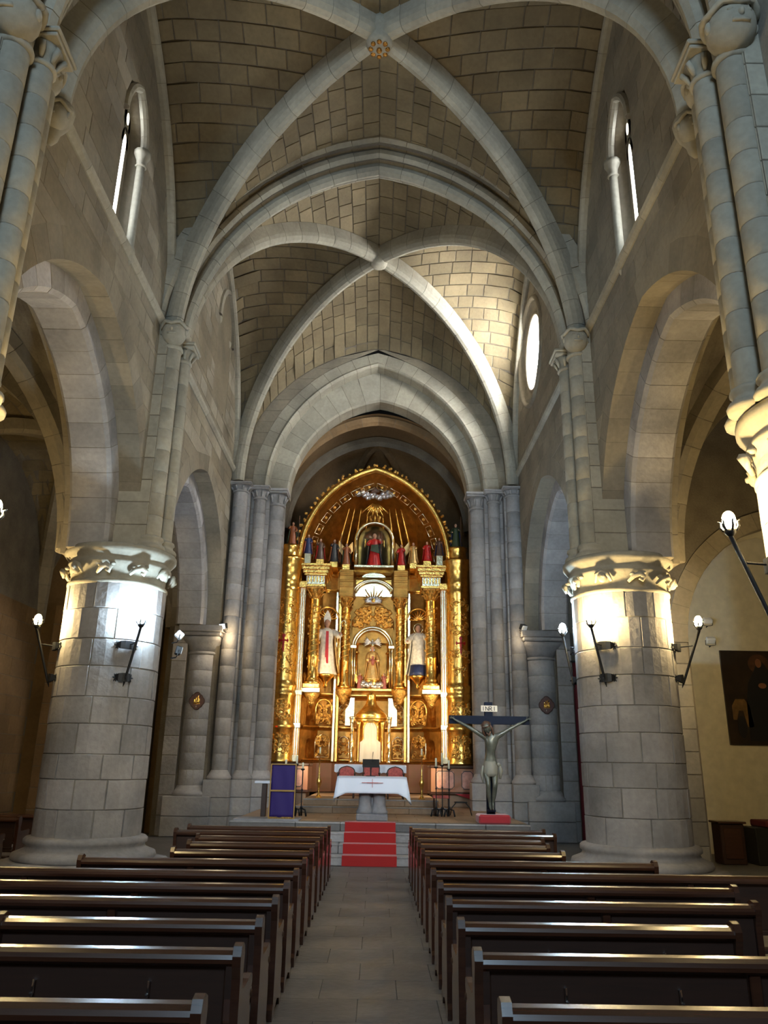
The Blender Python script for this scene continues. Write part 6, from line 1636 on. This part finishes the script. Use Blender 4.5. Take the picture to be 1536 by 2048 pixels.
for s in (-1, 1):
    mb = MB()
    for k in range(6):
        a = .95 - k * .28; mb.add(tube([(OX + s * .03, 23.48, 5.20), (OX + s * (.10 + .10 * math.cos(a)), 23.46, 5.20 + .14 * math.sin(a)), (OX + s * (.08 + .20 * math.cos(a)), 23.46, 5.19 + .23 * math.sin(a))], [.02, .022, .006], 5), True)
    mb.build('wing', M_SILVER, dv)
one('tail', extrude([(OX - .02, 23.48, 5.12), (OX - .07, 23.48, 4.98), (OX, 23.48, 4.95), (OX + .07, 23.48, 4.98), (OX + .02, 23.48, 5.12)], (0, .02, 0)), M_SILVER, dv)
f = figure('saint_in_red', 'carved saint in dark cloak and red robe in the upper niche', 'statue', (OX, 23.42, 7.54), 1.12, 0, 'red', 'black', 'brown', (-.15, -.14, .66), (.16, -.12, .78), wide=1.1)
one('raised_cross', tube([(.22, -.16, .4), (.22, -.16, 1.15)], .012, 6), M_STAT['brown'], f); one('green_mantle', extrude([(-.10, -.17, .70), (.12, -.17, .72), (.16, -.19, .42), (-.12, -.2, .50)], (0, .03, 0)), M_STAT['green'], f)
for x, s in ((-.36, 1), (.36, -1)):
    a = figure('kneeling_angel', f'small kneeling angel in red at the {"left" if x < 0 else "right"} foot of the Madonna niche', 'statue', (OX + x, 23.35, 3.82), .46, .5 * s, 'pink', None, 'brown', (-.06, -.2, .66), (.06, -.2, .66), group='carved angels')
    for q in (-1, 1): one('wing', extrude([(q * .03, .05, .34), (q * .12, .07, .44), (q * .13, .08, .25), (q * .06, .07, .12)][::q], (0, .015, 0)), M_GOLD, a)
for i, (x, y, z, h, robe, cape, rz, nm) in enumerate((
    (-.86, 23.05, 7.52, .80, 'orange', 'green', .3, 'carved angel in orange and green left of the upper niche'),
    (.84, 23.05, 7.52, .80, 'red', 'brown', -.3, 'carved angel in red and brown right of the upper niche'),
    (-1.22, 22.75, 7.52, .84, 'black', 'orange', .4, 'small carved saint in black further left on the upper ledge'),
    (1.20, 22.75, 7.52, .78, 'gold', 'gold', -.4, 'gilt curtain-like angel further right on the upper ledge'),
    (-1.62, 22.45, 7.52, .76, 'brown', 'red', .3, 'small carved saint in brown beside the pale gilt post on the left ledge'),
    (1.60, 22.45, 7.52, .72, 'red', 'red', -.3, 'small carved saint all in red on the right ledge'),
    (-1.98, 22.32, 7.66, .70, 'blue', 'pink', .2, 'small carved saint in dark blue above the left side column'),
    (1.96, 22.32, 7.66, .66, 'brown', 'blue', -.2, 'small carved saint in brown and blue above the right side column'),
    (-2.46, 22.25, 7.92, .82, 'orange', 'green', .2, 'carved musician in orange and green on top of the left pillar'),
    (2.46, 22.25, 7.92, .86, 'green', 'blue', -.2, 'carved figure in green and dark blue with a staff on the right pillar'))):
    a = figure('carved_figure', nm, 'statue', (x + OX, y, z), h * .86, rz, robe, cape, 'brown', *(((-.12, -.16, .60), (.13, -.14, .70)) if i % 2 else ((-.15, -.13, .74), (.10, -.16, .56))), group='carved figures of the upper storey')
    if i in (0, 1):
        for q in (-1, 1): one('wing', extrude([(q * .04, .08, .58), (q * .22, .12, .80), (q * .24, .12, .5), (q * .08, .10, .3)][::q], (0, .02, 0)), M_STAT['gold'], a)
    if i in (8, 9, 2): one('staff', tube([(.16, -.12, .0), (.17, -.12, h * 1.08)], .010, 6), M_STAT['brown'], a)
for x in (-1.98, 1.96): one('statue_pedestal', cbox(x + OX - .10, x + OX + .10, 22.22, 22.42, 7.34, 7.66, .012), M_GOLDW, RT)
for x in (-1.62, -1.22, 1.20, 1.60, -.86, .84): one('statue_pedestal', cbox(x + OX - .12, x + OX + .12, (22.33 if abs(x) > 1.5 else 22.63 if abs(x) > 1 else 22.92), 23.4, 7.34, 7.52, .012), M_GOLD, RT)

# sanctuary lamp on its bracket
sl = wthing('sanctuary_lamp', 'small red glass sanctuary lamp in a brass bowl left of the altarpiece', 'lamp', (-2.78, 21.7, 2.2))
one('bowl', lathe([(.01, 2.22), (.03, 2.26), (.02, 2.30), (.07, 2.36), (.10, 2.42), (.07, 2.45), (.03, 2.46)], 16, (-2.78, 21.62, 0)), M_GOLDW, sl, True)
one('red_glass', lathe([(.03, 2.46), (.04, 2.5), (.042, 2.64), (.038, 2.66)], 12, (-2.78, 21.62, 0)), plain('red_glass', (.6, .01, .01), .15, emit=(1, .02, .01), es=1.2), sl, True)
for k in range(3): a = 2 * PI * k / 3; one('chain', tube([(-2.78 + .09 * math.cos(a), 21.62 + .09 * math.sin(a), 2.43), (-2.78, 21.62, 3.55)], .005, 4), M_GOLDW, sl)
one('bracket', tube([(-2.70, 21.95, 3.56), (-2.78, 21.62, 3.56)], .012, 6), M_IRON, sl)
